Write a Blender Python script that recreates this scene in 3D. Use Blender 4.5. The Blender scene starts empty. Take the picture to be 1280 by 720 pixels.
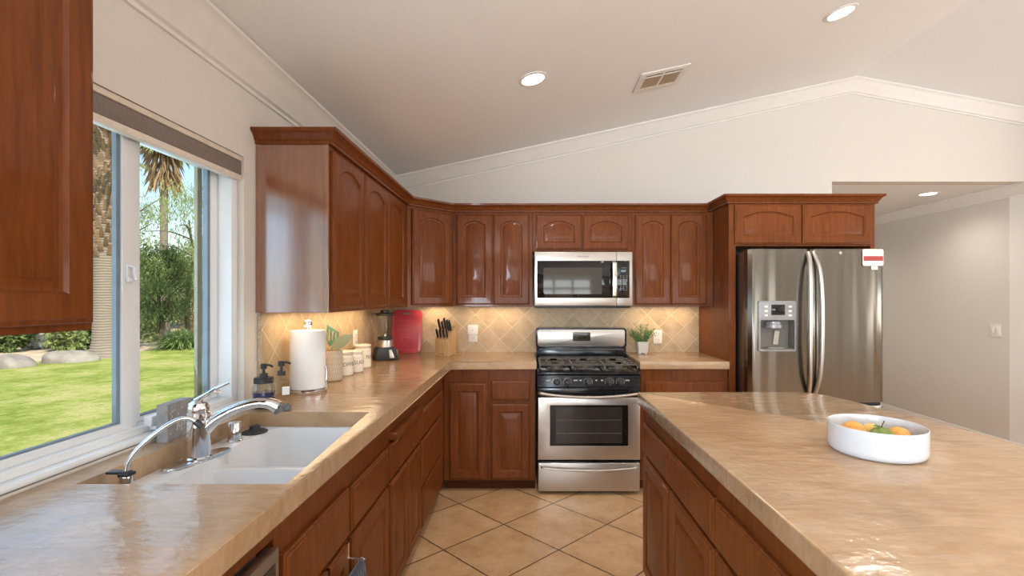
import bpy, bmesh, math, random
from mathutils import Vector, Matrix
random.seed(7)
SC = bpy.context.scene
COL = SC.collection
PI = math.pi
F = 595.0                     # focal length in pixels of the 1280 px wide frame
EYE = 1.45

# ------------------------------------------------------------------ camera, exposure, world, lights
cam_d = bpy.data.cameras.new('camera'); cam = bpy.data.objects.new('camera', cam_d); COL.objects.link(cam)
cam.location = (0, 0, EYE); cam.rotation_euler = (PI/2, 0, 0)
cam_d.sensor_width = 36; cam_d.lens = 36*F/1280
cam_d.shift_x = -20/1280; cam_d.shift_y = 13/1280
cam_d.clip_start = .02; cam_d.clip_end = 400
SC.camera = cam
vs = SC.view_settings
vs.view_transform = 'Standard'; vs.look = 'None'; vs.gamma = 1; vs.use_curve_mapping = False
vs.exposure = 0.5

SKY = 0.16; SUN = 4.9; CAN = 42.0; PATIO = 85.0; SIDE = 85.0; LEFT = 410.0; UNDER = 1.4
w = bpy.data.worlds.new('sky'); SC.world = w; w.use_nodes = True
nt = w.node_tree; nt.nodes.clear()
sky = nt.nodes.new('ShaderNodeTexSky'); sky.sky_type = 'NISHITA'; sky.sun_disc = False
sky.sun_elevation = math.radians(48); sky.sun_rotation = math.radians(150); sky.air_density = 1.2; sky.dust_density = .6; sky.ozone_density = 1.5
bg = nt.nodes.new('ShaderNodeBackground'); bg.inputs['Strength'].default_value = SKY
wo = nt.nodes.new('ShaderNodeOutputWorld')
nt.links.new(sky.outputs[0], bg.inputs[0]); nt.links.new(bg.outputs[0], wo.inputs[0])

def light(name, typ, loc, energy, color=(1, 1, 1), direction=None, **kw):
    d = bpy.data.lights.new(name, typ); d.energy = energy; d.color = color
    for k, v in kw.items(): setattr(d, k, v)
    o = bpy.data.objects.new(name, d); COL.objects.link(o); o.location = loc
    if direction: o.rotation_euler = Vector(direction).to_track_quat('-Z', 'Y').to_euler()
    return o
light('sun', 'SUN', (0, 0, 20), SUN, (1, .93, .82), (-.50, .62, -.85), angle=.012)
# daylight through the glass doors behind the camera
for px_ in (.5, 3.9):
    light('patio_daylight', 'AREA', (px_, -7.3, 1.35), PATIO, (.82, .91, 1), (0, 1, .75), shape='RECTANGLE', size=2.9, size_y=1.7)
light('side_fill', 'AREA', (7.2, .6, 1.5), SIDE, (.97, .98, 1), (-1, -.05, 1.0), shape='RECTANGLE', size=4.2, size_y=1.6)  # unseen fill added from the right to brighten left wall and ceiling
light('left_fill', 'AREA', (-1.5, -2.6, 1.5), LEFT, (.74, .87, 1), (1, .35, 1.5), shape='RECTANGLE', size=2.4, size_y=1.3)  # unseen fill added behind the viewer to lift the left ceiling
# sky light entering by the sink window
light('window_daylight', 'AREA', (-1.46, 1.57, 1.53), 3.5, (.47, .70, 1), (1, 0, .25), shape='RECTANGLE', size=.96, size_y=.9)
# ------------------------------------------------------------------ helpers
def P(px, py, d):
    return Vector(((px-660)*d/F, d, EYE-(py-373)*d/F))

class Mesh:
    """collects shapes into one bmesh"""
    def __init__(s): s.bm = bmesh.new()
    def box(s, x0, x1, y0, y1, z0, z1, bev=0, seg=2):
        vs_ = [s.bm.verts.new(p) for p in ((x0,y0,z0),(x1,y0,z0),(x1,y1,z0),(x0,y1,z0),(x0,y0,z1),(x1,y0,z1),(x1,y1,z1),(x0,y1,z1))]
        fs = [s.bm.faces.new([vs_[i] for i in q]) for q in ((3,2,1,0),(4,5,6,7),(0,1,5,4),(1,2,6,5),(2,3,7,6),(3,0,4,7))]
        if bev:
            es = list({e for f in fs for e in f.edges})
            r = bmesh.ops.bevel(s.bm, geom=es, offset=bev, segments=seg, affect='EDGES', profile=.5)
            return list({v for f in r['faces'] for v in f.verts} | {v for v in vs_ if v.is_valid})
        return vs_
    def lathe(s, prof, seg=32, c=(0,0,0), rot=None, caps=True):
        rings = []
        for r, z in prof:
            if r < 1e-6: rings.append([s.bm.verts.new((0,0,z))])
            else: rings.append([s.bm.verts.new((r*math.cos(2*PI*k/seg), r*math.sin(2*PI*k/seg), z)) for k in range(seg)])
        for a, b in zip(rings, rings[1:]):
            for k in range(seg):
                k2 = (k+1) % seg
                if len(a) == 1 and len(b) == 1: continue
                if len(a) == 1: s.bm.faces.new((a[0], b[k2], b[k])) if False else s.bm.faces.new((a[0], b[k], b[k2]))
                elif len(b) == 1: s.bm.faces.new((a[k], a[k2], b[0]))
                else: s.bm.faces.new((a[k], a[k2], b[k2], b[k]))
        if caps:
            if len(rings[0]) > 1: s.bm.faces.new(rings[0][::-1])
            if len(rings[-1]) > 1: s.bm.faces.new(rings[-1])
        vv = [v for r in rings for v in r]
        M = Matrix.Translation(c) @ (rot.to_4x4() if rot is not None else Matrix.Identity(4))
        for v in vv: v.co = M @ v.co
        return vv
    def tube(s, pts, r, seg=10, flat=1.0):
        pts = [Vector(p) for p in pts]; n = len(pts)
        rr = r if isinstance(r, (list, tuple)) else [r]*n
        t0 = (pts[1]-pts[0]).normalized()
        up = Vector((0,0,1)) if abs(t0.z) < .9 else Vector((1,0,0))
        nrm = (up - t0*up.dot(t0)).normalized()
        rings = []; vv = []
        for i in range(n):
            t = (pts[min(i+1,n-1)] - pts[max(i-1,0)]).normalized()
            nrm = (nrm - t*nrm.dot(t)).normalized(); b = t.cross(nrm)
            ring = [s.bm.verts.new(pts[i] + nrm*(rr[i]*flat*math.cos(2*PI*k/seg)) + b*(rr[i]*math.sin(2*PI*k/seg))) for k in range(seg)]
            rings.append(ring); vv += ring
        for a, b in zip(rings, rings[1:]):
            for k in range(seg): s.bm.faces.new((a[k], a[(k+1)%seg], b[(k+1)%seg], b[k]))
        s.bm.faces.new(rings[0][::-1]); s.bm.faces.new(rings[-1])
        return vv
    def prism(s, poly, a0, a1, axis='z', bev=0, seg=2):
        """polygon in the plane across axis, swept from a0 to a1"""
        def pt(p, a):
            return {'z': (p[0], p[1], a), 'y': (p[0], a, p[1]), 'x': (a, p[0], p[1])}[axis]
        A = [s.bm.verts.new(pt(p, a0)) for p in poly]; B = [s.bm.verts.new(pt(p, a1)) for p in poly]; n = len(poly)
        fs = [s.bm.faces.new(A[::-1]), s.bm.faces.new(B)]
        for k in range(n): fs.append(s.bm.faces.new((A[k], A[(k+1)%n], B[(k+1)%n], B[k])))
        if bev:
            es = list(set(fs[0].edges) | set(fs[1].edges))
            r = bmesh.ops.bevel(s.bm, geom=es, offset=bev, segments=seg, affect='EDGES', profile=.5)
            return list({v for f in r['faces'] for v in f.verts} | {v for v in A+B if v.is_valid})
        return A+B
    def sweep(s, path, prof, closed=False):
        """profile (outward, z) along a plan path with mitred corners; outward is to the right of travel"""
        n = len(path); P2 = [Vector(p) for p in path]; rings = []
        for i in range(n):
            d1 = (P2[i]-P2[i-1]).normalized() if i > 0 else None
            d2 = (P2[i+1]-P2[i]).normalized() if i < n-1 else None
            d1 = d1 or d2; d2 = d2 or d1
            n1 = Vector((d1.y, -d1.x)); n2 = Vector((d2.y, -d2.x)); m = (n1+n2).normalized(); m = m/m.dot(n1)
            rings.append([s.bm.verts.new((P2[i].x+m.x*o, P2[i].y+m.y*o, z)) for o, z in prof])
        k_ = len(prof)
        for a, b in zip(rings, rings[1:]):
            for k in range(k_): s.bm.faces.new((a[k], b[k], b[(k+1)%k_], a[(k+1)%k_]))
        s.bm.faces.new(rings[0]); s.bm.faces.new(rings[-1][::-1])
    def xf(s, verts, M):
        for v in verts: v.co = M @ v.co
    def obj(s, name, m, parent=None, loc=None, smooth=35, recalc=True):
        if recalc: bmesh.ops.recalc_face_normals(s.bm, faces=s.bm.faces)
        me = bpy.data.meshes.new(name); s.bm.to_mesh(me); s.bm.free()
        return mobj(name, me, m, parent, loc, smooth)

def mobj(name, me, m, parent=None, loc=None, smooth=35):
    if m is not None:
        me.materials.clear()
        for q in (m if isinstance(m, (list, tuple)) else [m]): me.materials.append(q)
    if smooth:
        me.shade_smooth(); me.set_sharp_from_angle(angle=math.radians(smooth))
    o = bpy.data.objects.new(name, me); COL.objects.link(o)
    if parent: o.parent = parent
    if loc: o.location = loc
    return o

def tag(o, label, cat, group=None, kind=None):
    if label: o['label'] = label
    if cat: o['category'] = cat
    if group: o['group'] = group
    if kind: o['kind'] = kind
    return o
def thing(name, label, cat, loc=(0,0,0), rotz=0, group=None):
    o = bpy.data.objects.new(name, None); COL.objects.link(o); o.empty_display_size = .1
    o.location = loc; o.rotation_euler = (0,0,rotz)
    return tag(o, label, cat, group)
def struct(o): o['kind'] = 'structure'; return o
def boolean(meA, cutters, op='DIFFERENCE'):
    """mesh A minus each cutter mesh"""
    oa = bpy.data.objects.new('tmp_a', meA); COL.objects.link(oa); tmp = []
    for mc in cutters:
        ob = bpy.data.objects.new('tmp_b', mc); COL.objects.link(ob); tmp.append(ob)
        md = oa.modifiers.new('b', 'BOOLEAN'); md.object = ob; md.operation = op; md.solver = 'EXACT'
    dg = bpy.context.evaluated_depsgraph_get(); dg.update()
    me = bpy.data.meshes.new_from_object(oa.evaluated_get(dg))
    for o in tmp + [oa]: bpy.data.objects.remove(o)
    return me
def bm_mesh(mm):
    bmesh.ops.recalc_face_normals(mm.bm, faces=mm.bm.faces)
    me = bpy.data.meshes.new('m'); mm.bm.to_mesh(me); mm.bm.free(); return me
def spline(pts, n=8):
    pts = [Vector(p) for p in pts]; out = []
    for i in range(len(pts)-1):
        p0 = pts[max(i-1,0)]; p1 = pts[i]; p2 = pts[i+1]; p3 = pts[min(i+2,len(pts)-1)]
        for k in range(n):
            t = k/n
            out.append(.5*((2*p1)+(p2-p0)*t+(2*p0-5*p1+4*p2-p3)*t*t+(3*p1-p0-3*p2+p3)*t**3))
    out.append(pts[-1]); return out
def rrect(x0, x1, y0, y1, r, n=6):
    out = []
    for cx, cy, a in ((x1-r,y0+r,-PI/2),(x1-r,y1-r,0),(x0+r,y1-r,PI/2),(x0+r,y0+r,PI)):
        for k in range(n+1): out.append((cx+r*math.cos(a+k*PI/2/n), cy+r*math.sin(a+k*PI/2/n)))
    return out
def text_mesh(s, size, extrude=.0004, align='CENTER'):
    cu = bpy.data.curves.new('t', 'FONT'); cu.body = s; cu.size = size; cu.extrude = extrude; cu.align_x = align; cu.align_y = 'CENTER'
    o = bpy.data.objects.new('t', cu); COL.objects.link(o)
    dg = bpy.context.evaluated_depsgraph_get(); dg.update()
    me = bpy.data.meshes.new_from_object(o.evaluated_get(dg)); bpy.data.objects.remove(o)
    return me

# ------------------------------------------------------------------ materials
class Nodes:
    def __init__(s, name):
        s.m = bpy.data.materials.new(name); s.m.use_nodes = True; s.t = s.m.node_tree
        s.b = s.t.nodes['Principled BSDF']
    def n(s, typ, **kw):
        x = s.t.nodes.new(typ)
        for k, v in kw.items(): setattr(x, k, v)
        return x
    def l(s, a, b): s.t.links.new(a, b)
    def val(s, sock, v):
        if hasattr(v, 'is_linked'): s.l(v, sock)
        else: sock.default_value = v
    def math(s, op, a, b=0.0, c=None):
        x = s.n('ShaderNodeMath', operation=op); s.val(x.inputs[0], a); s.val(x.inputs[1], b)
        if c is not None: s.val(x.inputs[2], c)
        return x.outputs[0]
    def coord(s, kind='Object', scale=(1,1,1), rot=(0,0,0)):
        tc = s.n('ShaderNodeTexCoord'); mp = s.n('ShaderNodeMapping'); s.l(tc.outputs[kind], mp.inputs[0])
        mp.inputs['Scale'].default_value = scale; mp.inputs['Rotation'].default_value = rot
        return mp.outputs[0]
    def noise(s, vec, scale, detail=4, rough=.55, dist=0):
        x = s.n('ShaderNodeTexNoise'); s.l(vec, x.inputs['Vector'])
        x.inputs['Scale'].default_value = scale; x.inputs['Detail'].default_value = detail
        x.inputs['Roughness'].default_value = rough; x.inputs['Distortion'].default_value = dist
        return x.outputs[0]
    def ramp(s, fac, stops):
        x = s.n('ShaderNodeValToRGB'); s.l(fac, x.inputs[0]); e = x.color_ramp.elements
        while len(e) < len(stops): e.new(.5)
        for q, (p, c) in zip(e, stops): q.position = p; q.color = (*c, 1)
        return x.outputs[0]
    def mix(s, fac, a, b, mode='MIX'):
        x = s.n('ShaderNodeMix', data_type='RGBA', blend_type=mode)
        s.val(x.inputs[0], fac)
        for k, v in ((6, a), (7, b)):
            if hasattr(v, 'is_linked'): s.l(v, x.inputs[k])
            else: x.inputs[k].default_value = (*v, 1)
        return x.outputs[2]
    def bump(s, h, strength=.3, dist=.01):
        x = s.n('ShaderNodeBump'); s.l(h, x.inputs['Height']); x.inputs['Strength'].default_value = strength; x.inputs['Distance'].default_value = dist
        s.l(x.outputs[0], s.b.inputs['Normal']); return x
    def base(s, c):
        if hasattr(c, 'is_linked'): s.l(c, s.b.inputs['Base Color'])
        else: s.b.inputs['Base Color'].default_value = (*c, 1)
    def set(s, **kw):
        for k, v in kw.items(): s.val(s.b.inputs[{'rough':'Roughness','metal':'Metallic','coat':'Coat Weight','coatr':'Coat Roughness','coatior':'Coat IOR','trans':'Transmission Weight','ior':'IOR','spec':'Specular IOR Level','aniso':'Anisotropic','sheen':'Sheen Weight','alpha':'Alpha','sss':'Subsurface Weight'}[k]], v)

def simple(name, c, rough=.5, metal=0, var=.08, scale=20, bump=0, **kw):
    q = Nodes(name); v = q.coord()
    f = q.noise(v, scale, 3)
    lo = tuple(max(0, x*(1-var)) for x in c); hi = tuple(min(1, x*(1+var)) for x in c)
    q.base(q.ramp(f, ((.3, lo), (.7, hi)))); q.set(rough=rough, metal=metal, **kw)
    if bump: q.bump(f, bump, .004)
    return q.m
def emit(name, c, s):
    q = Nodes(name); q.base((0,0,0)); q.b.inputs['Emission Color'].default_value = (*c, 1); q.b.inputs['Emission Strength'].default_value = s; return q.m

M = {}
def wood_mat(name, dark, light, scale=(9, 9, .9), rough=.42, coat=.17, ior=1.5, cr=.07):
    q = Nodes(name); v = q.coord('Object', scale)
    oi = q.n('ShaderNodeObjectInfo'); vm = q.n('ShaderNodeVectorMath', operation='ADD'); q.l(v, vm.inputs[0])
    sc = q.n('ShaderNodeVectorMath', operation='SCALE'); q.l(oi.outputs['Random'], sc.inputs['Scale']); sc.inputs[0].default_value = (13, 7, 9); q.l(sc.outputs[0], vm.inputs[1])
    g = q.noise(vm.outputs[0], 7, 6, .62, .4)
    big = q.noise(q.coord('Object', (1,1,.6)), 3.5, 3)
    c = q.ramp(g, ((.3, dark), (.62, light)))
    c2 = q.mix(q.math('MULTIPLY', big, .45), c, tuple(.62*x for x in dark))
    q.base(c2); q.set(rough=rough, spec=.14, coat=coat, coatr=cr, coatior=ior); q.bump(g, .03, .002); return q.m
M['wood'] = wood_mat('cherry_wood', (.125, .031, .006), (.220, .061, .012))
M['panel'] = wood_mat('lacquered_cherry_panel', (.19, .055, .014), (.27, .085, .024), (6,6,.6), .35, 1.0, 2.4, .16)
M['wood_in'] = simple('dark_toe_kick_wood', (.075,.022,.008), .7, spec=.1)  # plain dark brown of the toe kicks
M['white'] = simple('white_paint', (.80,.78,.75), .35, var=.02)
M['trim'] = simple('trim_paint', (.79,.755,.70), .4, var=.02)
M['wall'] = simple('wall_paint', (.71,.66,.595), .65, var=.02, scale=60, bump=.03)
M['ceil'] = simple('ceiling_paint', (.865,.87,.87), .75, var=.015, scale=50, bump=.03)
M['vinyl'] = simple('window_vinyl', (.82,.83,.84), .28, var=.01)
M['seal'] = simple('window_seal_grey', (.20,.25,.29), .4)
M['screen'] = simple('screen_frame_bronze', (.30,.27,.18), .45)
M['chrome'] = simple('chrome', (.75,.76,.78), .07, 1, var=.01)
M['black'] = simple('black_enamel', (.008,.008,.010), .14, var=.1, spec=.3)
M['iron'] = simple('cast_iron', (.10,.086,.072), .42, .0, var=.3, spec=.7)
M['blackplastic'] = simple('black_plastic', (.018,.018,.02), .38)
M['glassblack'] = simple('dark_glass', (.008,.007,.006), .03, spec=.45)
M['rubber'] = simple('black_rubber', (.02,.022,.025), .55)
M['porcelain'] = simple('white_porcelain', (.80,.80,.80), .12, var=.01, coat=.5, coatr=.04)
M['paper'] = simple('paper_white', (.83,.82,.81), .85, var=.02, scale=120, bump=.15)
M['ceramic'] = simple('cream_ceramic', (.80,.74,.64), .25, var=.02, coat=.3)
M['ink'] = simple('grey_ink', (.09,.075,.07), .5)
M['plate'] = simple('ivory_plastic', (.82,.78,.70), .35, var=.01)
M['red'] = simple('red_plastic', (.66,.075,.11), .28, var=.06, coat=.2)
M['redink'] = simple('red_ink', (.42,.05,.05), .6)
M['darkgrey'] = simple('dark_grey_plastic', (.10,.10,.105), .4)
M['midgrey'] = simple('grey_plastic', (.30,.30,.31), .35, .3)
M['towel'] = simple('navy_cloth', (.018,.026,.045), .9, var=.3, scale=200, bump=.4, sheen=.3)
def steel(name, axis=(1,1,60), c=(.56,.545,.52), rough=.27, wav=0):
    q = Nodes(name); v = q.coord('Object', axis); f = q.noise(v, 12, 4)
    q.base(q.ramp(f, ((.3, tuple(x*.93 for x in c)), (.7, c)))); q.set(metal=1.0)
    q.set(rough=q.math('ADD', q.math('MULTIPLY', f, .03), rough-.015))
    if wav:
        h = q.noise(q.coord('Object', (5.5, 1, .32)), 1.7, 1); q.bump(h, wav, .05)
    return q.m
M['steel'] = steel('brushed_steel', (2,2,260), (.55,.52,.485), .33)
M['steelv'] = steel('brushed_steel_door', (90,90,.8), (.20,.18,.155), .20, .13)
M['steelside'] = steel('grey_steel_side', (1,1,1), (.30,.28,.25), .4)
def glass(name, tint=(1,1,1), sheen=1.0):
    """thin clear glass: mostly see-through with a fresnel sheen"""
    q = Nodes(name); t = q.t
    tr = q.n('ShaderNodeBsdfTransparent'); tr.inputs[0].default_value = (*tint, 1)
    gl = q.n('ShaderNodeBsdfGlossy'); gl.inputs['Roughness'].default_value = .02
    fr = q.n('ShaderNodeFresnel'); fr.inputs[0].default_value = 1.45
    mx = q.n('ShaderNodeMixShader'); ge = q.n('ShaderNodeNewGeometry'); q.l(q.math('MULTIPLY', q.math('MULTIPLY', fr.outputs[0], sheen), q.math('SUBTRACT', 1.0, ge.outputs['Backfacing'])), mx.inputs[0]); q.l(tr.outputs[0], mx.inputs[1]); q.l(gl.outputs[0], mx.inputs[2])
    out = t.nodes['Material Output']; q.l(mx.outputs[0], out.inputs[0]); return q.m
M['pane'] = glass('window_glass', (.97,.985,.98), .22)
M['jar'] = glass('clear_glass', (.93,.95,.95))

def counter_mat(name='travertine_concrete'):
    q = Nodes(name); v = q.coord('Object', (1,1,1), (0,0,.5))
    n1 = q.noise(v, 2.2, 5, .6, .6); n2 = q.noise(q.coord('Object', (2.2,9,4), (0,0,.35)), 2.6, 7, .68, 1.2)
    c = q.ramp(n1, ((.32, (.31,.19,.095)), (.5, (.42,.255,.13)), (.7, (.51,.34,.195))))
    c = q.mix(q.math('MULTIPLY', q.ramp(n2, ((.42,(0,0,0)),(.72,(1,1,1)))), .45), c, (.58,.435,.305))
    n3 = q.noise(q.coord('Object', (3.0,7.5,4), (0,0,-.6)), 4.5, 8, .72, .8)
    c = q.mix(q.math('MULTIPLY', q.ramp(n3, ((.45,(0,0,0)),(.62,(1,1,1)))), .30), c, (.33,.235,.165))
    pit = q.noise(v, 60, 3, .7)
    c = q.mix(q.math('MULTIPLY', q.ramp(pit, ((.60,(0,0,0)),(.75,(1,1,1)))), .18), c, (.26,.19,.14))
    q.base(c); q.set(rough=q.math('ADD', q.math('MULTIPLY', n2, .22), .06), spec=.6)
    h = q.math('ADD', q.noise(q.coord(), 38, 3), q.math('MULTIPLY', q.noise(q.coord('Object', (1,2.2,1), (0,0,.5)), 9, 3), 2.4))
    q.bump(h, .2, .006); return q.m
M['counter'] = counter_mat()

def tile_mat(name, ua, va, x0, y0, dx, dy, cols, grout, gw, rough, bumpd=.002, tone=.25):
    """diagonal tiles in world coordinates on axes ua, va; full diagonals dx, dy"""
    q = Nodes(name); tc = q.n('ShaderNodeTexCoord'); sp = q.n('ShaderNodeSeparateXYZ'); q.l(tc.outputs['Object'], sp.inputs[0])
    a = q.math('DIVIDE', q.math('SUBTRACT', sp.outputs[ua], x0), dx); b = q.math('DIVIDE', q.math('SUBTRACT', sp.outputs[va], y0), dy)
    wob = q.math('MULTIPLY', q.math('SUBTRACT', q.noise(q.coord(), 30, 2), .5), .02)
    u = q.math('ADD', q.math('ADD', a, b), wob); v = q.math('SUBTRACT', a, b)
    du = q.math('ABSOLUTE', q.math('SUBTRACT', q.math('FRACT', q.math('ADD', u, .5)), .5))
    dv = q.math('ABSOLUTE', q.math('SUBTRACT', q.math('FRACT', q.math('ADD', v, .5)), .5))
    d = q.math('MINIMUM', du, dv)
    mr = q.n('ShaderNodeMapRange', interpolation_type='SMOOTHSTEP'); q.l(d, mr.inputs[0]); mr.inputs[1].default_value = gw*.6; mr.inputs[2].default_value = gw*1.5
    cx = q.n('ShaderNodeCombineXYZ'); q.l(q.math('FLOOR', u), cx.inputs[0]); q.l(q.math('FLOOR', v), cx.inputs[1])
    wn = q.n('ShaderNodeTexWhiteNoise', noise_dimensions='3D'); q.l(cx.outputs[0], wn.inputs['Vector'])
    off = q.n('ShaderNodeVectorMath', operation='MULTIPLY_ADD'); q.l(wn.outputs['Color'], off.inputs[0]); off.inputs[1].default_value = (9,9,9); q.l(tc.outputs['Object'], off.inputs[2])
    n1 = q.noise(off.outputs[0], 7, 6, .62); n2 = q.noise(off.outputs[0], 45, 4, .7)
    f = q.math('ADD', q.math('MULTIPLY', n1, .75), q.math('MULTIPLY', n2, .25))
    c = q.ramp(f, ((.34, cols[0]), (.5, cols[1]), (.66, cols[2])))
    tt = q.math('ADD', q.math('MULTIPLY', wn.outputs['Value'], tone), 1-tone*.6)
    cc = q.n('ShaderNodeVectorMath', operation='SCALE'); q.l(c, cc.inputs[0]); q.l(tt, cc.inputs['Scale'])
    q.base(q.mix(mr.outputs[0], grout, cc.outputs[0]))
    q.set(rough=q.math('ADD', q.math('MULTIPLY', n1, .2), rough-.1))
    q.bump(q.math('ADD', mr.outputs[0], q.math('MULTIPLY', n2, .12)), .5, bumpd); return q.m
M['floor'] = tile_mat('floor_tile', 0, 1, .1766, 2.744, .663, .622, ((.47,.27,.12),(.59,.36,.185),(.68,.45,.26)), (.075,.034,.014), .009, .34, .002, .18)
M['splash_back'] = tile_mat('backsplash_tile_back', 0, 2, -.354, 1.198, .2155, .2155, ((.42,.29,.16),(.52,.385,.23),(.60,.475,.31)), (.68,.57,.40), .013, .45, .002, .22)
M['splash_left'] = tile_mat('backsplash_tile_left', 1, 2, 2.30, 1.198, .2155, .2155, ((.42,.29,.16),(.52,.385,.23),(.60,.475,.31)), (.68,.57,.40), .013, .45, .002, .22)
# ------------------------------------------------------------------ the room shell
WX = -1.235; YB = 4.197; RX = 2.85; RZ = 3.376; LZ = 2.494; XR = 6.9; YF = -7.0
SL = (RZ-LZ)/(RX-WX); SR = .185; RRZ = RZ-SR*(XR-RX)
def ceil_z(x): return LZ+SL*(x-WX) if x < RX else RZ-SR*(x-RX)
HX = 2.68; HZ = 2.48; HRX = 4.43
mm = Mesh(); mm.box(WX-.12, XR+.12, YF-.1, 8.1, -.1, 0); struct(mm.obj('floor', M['floor'], smooth=0))
# vaulted ceiling with the ridge along the room
mm = Mesh(); mm.prism([(WX-.6, LZ-SL*.6), (RX, RZ), (XR+.6, RRZ-SR*.6), (XR+.6, RRZ+.2), (RX, RZ+.2), (WX-.6, LZ+.2)], YF-1.6, YB+.12, 'y')
struct(mm.obj('ceiling', M['ceil'], smooth=0))
# left wall with the window opening and an unseen gap added for the left fill
WY0, WY1, WZ0, WZ1 = 1.03, 2.07, .985, 2.066
mm = Mesh()
for y0, y1, z0, z1 in ((YF, -3.8, 0, LZ-.01), (-1.4, WY0, 0, LZ-.01), (-3.8, -1.4, 0, .85), (-3.8, -1.4, 2.15, LZ-.01), (WY1, YB, 0, LZ-.01), (WY0, WY1, 0, WZ0), (WY0, WY1, WZ1, LZ-.01)):
    mm.box(WX-.13, WX, y0, y1, z0, z1)
struct(mm.obj('wall_left', M['wall'], smooth=0))
# far wall: gable with the dropped header over the passage
mm = Mesh(); e = .02
mm.prism([(WX, 0), (HX, 0), (HX, HZ), (XR, HZ), (XR, RRZ-e), (RX, RZ-e), (WX, LZ-e)], YB, YB+.12, 'y')
struct(mm.obj('wall_back', M['wall'], smooth=0))
# wall behind the viewer with the glass door opening, and the right wall
mm = Mesh(); PW = ((-.95, 1.95), (2.45, 5.35)); z0_, z1_ = .5, 2.2
mm.box(WX, XR, YF-.12, YF, 0, z0_); mm.box(WX, PW[0][0], YF-.12, YF, z0_, z1_); mm.box(PW[0][1], PW[1][0], YF-.12, YF, z0_, z1_); mm.box(PW[1][1], XR, YF-.12, YF, z0_, z1_)
mm.prism([(WX, z1_), (XR, z1_), (XR, RRZ-e), (RX, RZ-e), (WX, LZ-e)], YF-.12, YF, 'y')
struct(mm.obj('wall_front', M['wall'], smooth=0))
mm = Mesh()
for y0, y1, z0, z1 in ((YF, -1.5, 0, RRZ-e), (2.7, 3.6, 0, RRZ-e), (-1.5, 2.7, 0, .75), (-1.5, 2.7, 2.3, RRZ-e)): mm.box(XR, XR+.12, y0, y1, z0, z1)  # gap is an unseen opening added to let the side fill in
struct(mm.obj('wall_right', M['wall'], smooth=0))
for n_, (x0, x1) in enumerate(PW):
    mm = Mesh()
    for k_ in range(6):
        x = x0+.03+(x1-x0-.06)*k_/5; mm.box(x-.03, x+.03, YF-.09, YF-.03, z0_, z1_)
    for z in (z0_+.03, z0_+.45, z0_+.85, z0_+1.25, z1_-.03): mm.box(x0, x1, YF-.088, YF-.032, z-.03, z+.03)
    struct(mm.obj('window_%d' % (n_+2), M['vinyl'], smooth=0))

# passage beyond the opening
mm = Mesh(); mm.box(HX-.12, HX, YB+.12, 8, 0, HZ); struct(mm.obj('wall_passage_left', M['wall'], smooth=0))
KX, KY = 4.72, 3.6
mm = Mesh(); mm.prism([(HRX, 8), (HRX, 4.38), (KX, KY), (XR, KY), (XR, YB-.002), (HRX+.30, YB-.002), (HRX+.30, 4.6), (HRX+.12, 4.8), (HRX+.12, 8)], 0, HZ, 'z')
mm.prism([(KX, HZ), (XR, HZ), (XR, RRZ-.02), (KX, ceil_z(KX)-.02)], KY, YB-.002, 'y'); struct(mm.obj('wall_passage_right', M['wall'], smooth=0))
mm = Mesh(); mm.box(HX-.12, HRX+.12, 8, 8.12, 0, HZ); struct(mm.obj('wall_passage_end', M['wall'], smooth=0))
mm = Mesh(); mm.box(HX-.12, XR+.1, YB+.12, 8.12, HZ, HZ+.1); struct(mm.obj('ceiling_passage', M['ceil'], smooth=0))

# crown mouldings of the room
CP = [(0, 0), (.088, 0), (.088, -.014), (.076, -.020), (.066, -.038), (.042, -.070), (.026, -.092), (.020, -.104), (.008, -.108), (.008, -.122), (0, -.122)]
def crown_along_x(name, xs, y):                     # under the sloping ceiling on the far wall
    mm = Mesh(); rings = []
    for x in xs: rings.append([mm.bm.verts.new((x, y-o, ceil_z(x)+z-.001)) for o, z in CP])
    for a, b in zip(rings, rings[1:]):
        for k in range(len(CP)): mm.bm.faces.new((a[k], b[k], b[(k+1) % len(CP)], a[(k+1) % len(CP)]))
    mm.bm.faces.new(rings[0]); mm.bm.faces.new(rings[-1][::-1]); return struct(mm.obj(name, M['trim']))
crown_along_x('trim_1', (WX, RX, XR), YB-.0005)
mm = Mesh(); mm.prism([(WX+.0005+o*1.15, LZ+z*1.1+SL*o-.002) for o, z in CP], YF, YB-.02, 'y'); struct(mm.obj('trim_2', M['trim']))
mm = Mesh(); mm.sweep([(KX-.02, KY+.055), (HRX, 4.38), (HRX, 7.99)], [(-o*.9, HZ+z*.8) for o, z in CP]); struct(mm.obj('trim_3', M['trim']))
mm = Mesh(); mm.prism([(HX+o*.9, HZ+z*.8) for o, z in CP], YB+.125, 7.99, 'y'); struct(mm.obj('trim_4', M['trim']))
BP = [(0, 0), (-.014, 0), (-.014, .115), (-.009, .125), (-.009, .135), (0, .14)]
mm = Mesh(); mm.sweep([(KX, KY), (HRX, 4.38), (HRX, 7.99)], BP); struct(mm.obj('baseboard_passage', M['trim']))

# backsplash tiles
SZ0, SZ1 = .98, 1.40
mm = Mesh(); mm.box(WX, 1.503, YB-.012, YB, SZ0-.06, SZ1+.02); struct(mm.obj('trim_5', M['splash_back'], smooth=0))
mm = Mesh(); mm.box(WX, WX+.012, 2.185, YB-.012, SZ0-.06, SZ1+.02); struct(mm.obj('trim_6', M['splash_left'], smooth=0))
mm = Mesh(); mm.tube([(WX+.006, 2.176, SZ0), (WX+.006, 2.176, SZ1+.02)], .0095, 10); struct(mm.obj('trim_7', simple('stone_edge', (.45,.36,.25), .5, var=.3, scale=90)))

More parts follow.
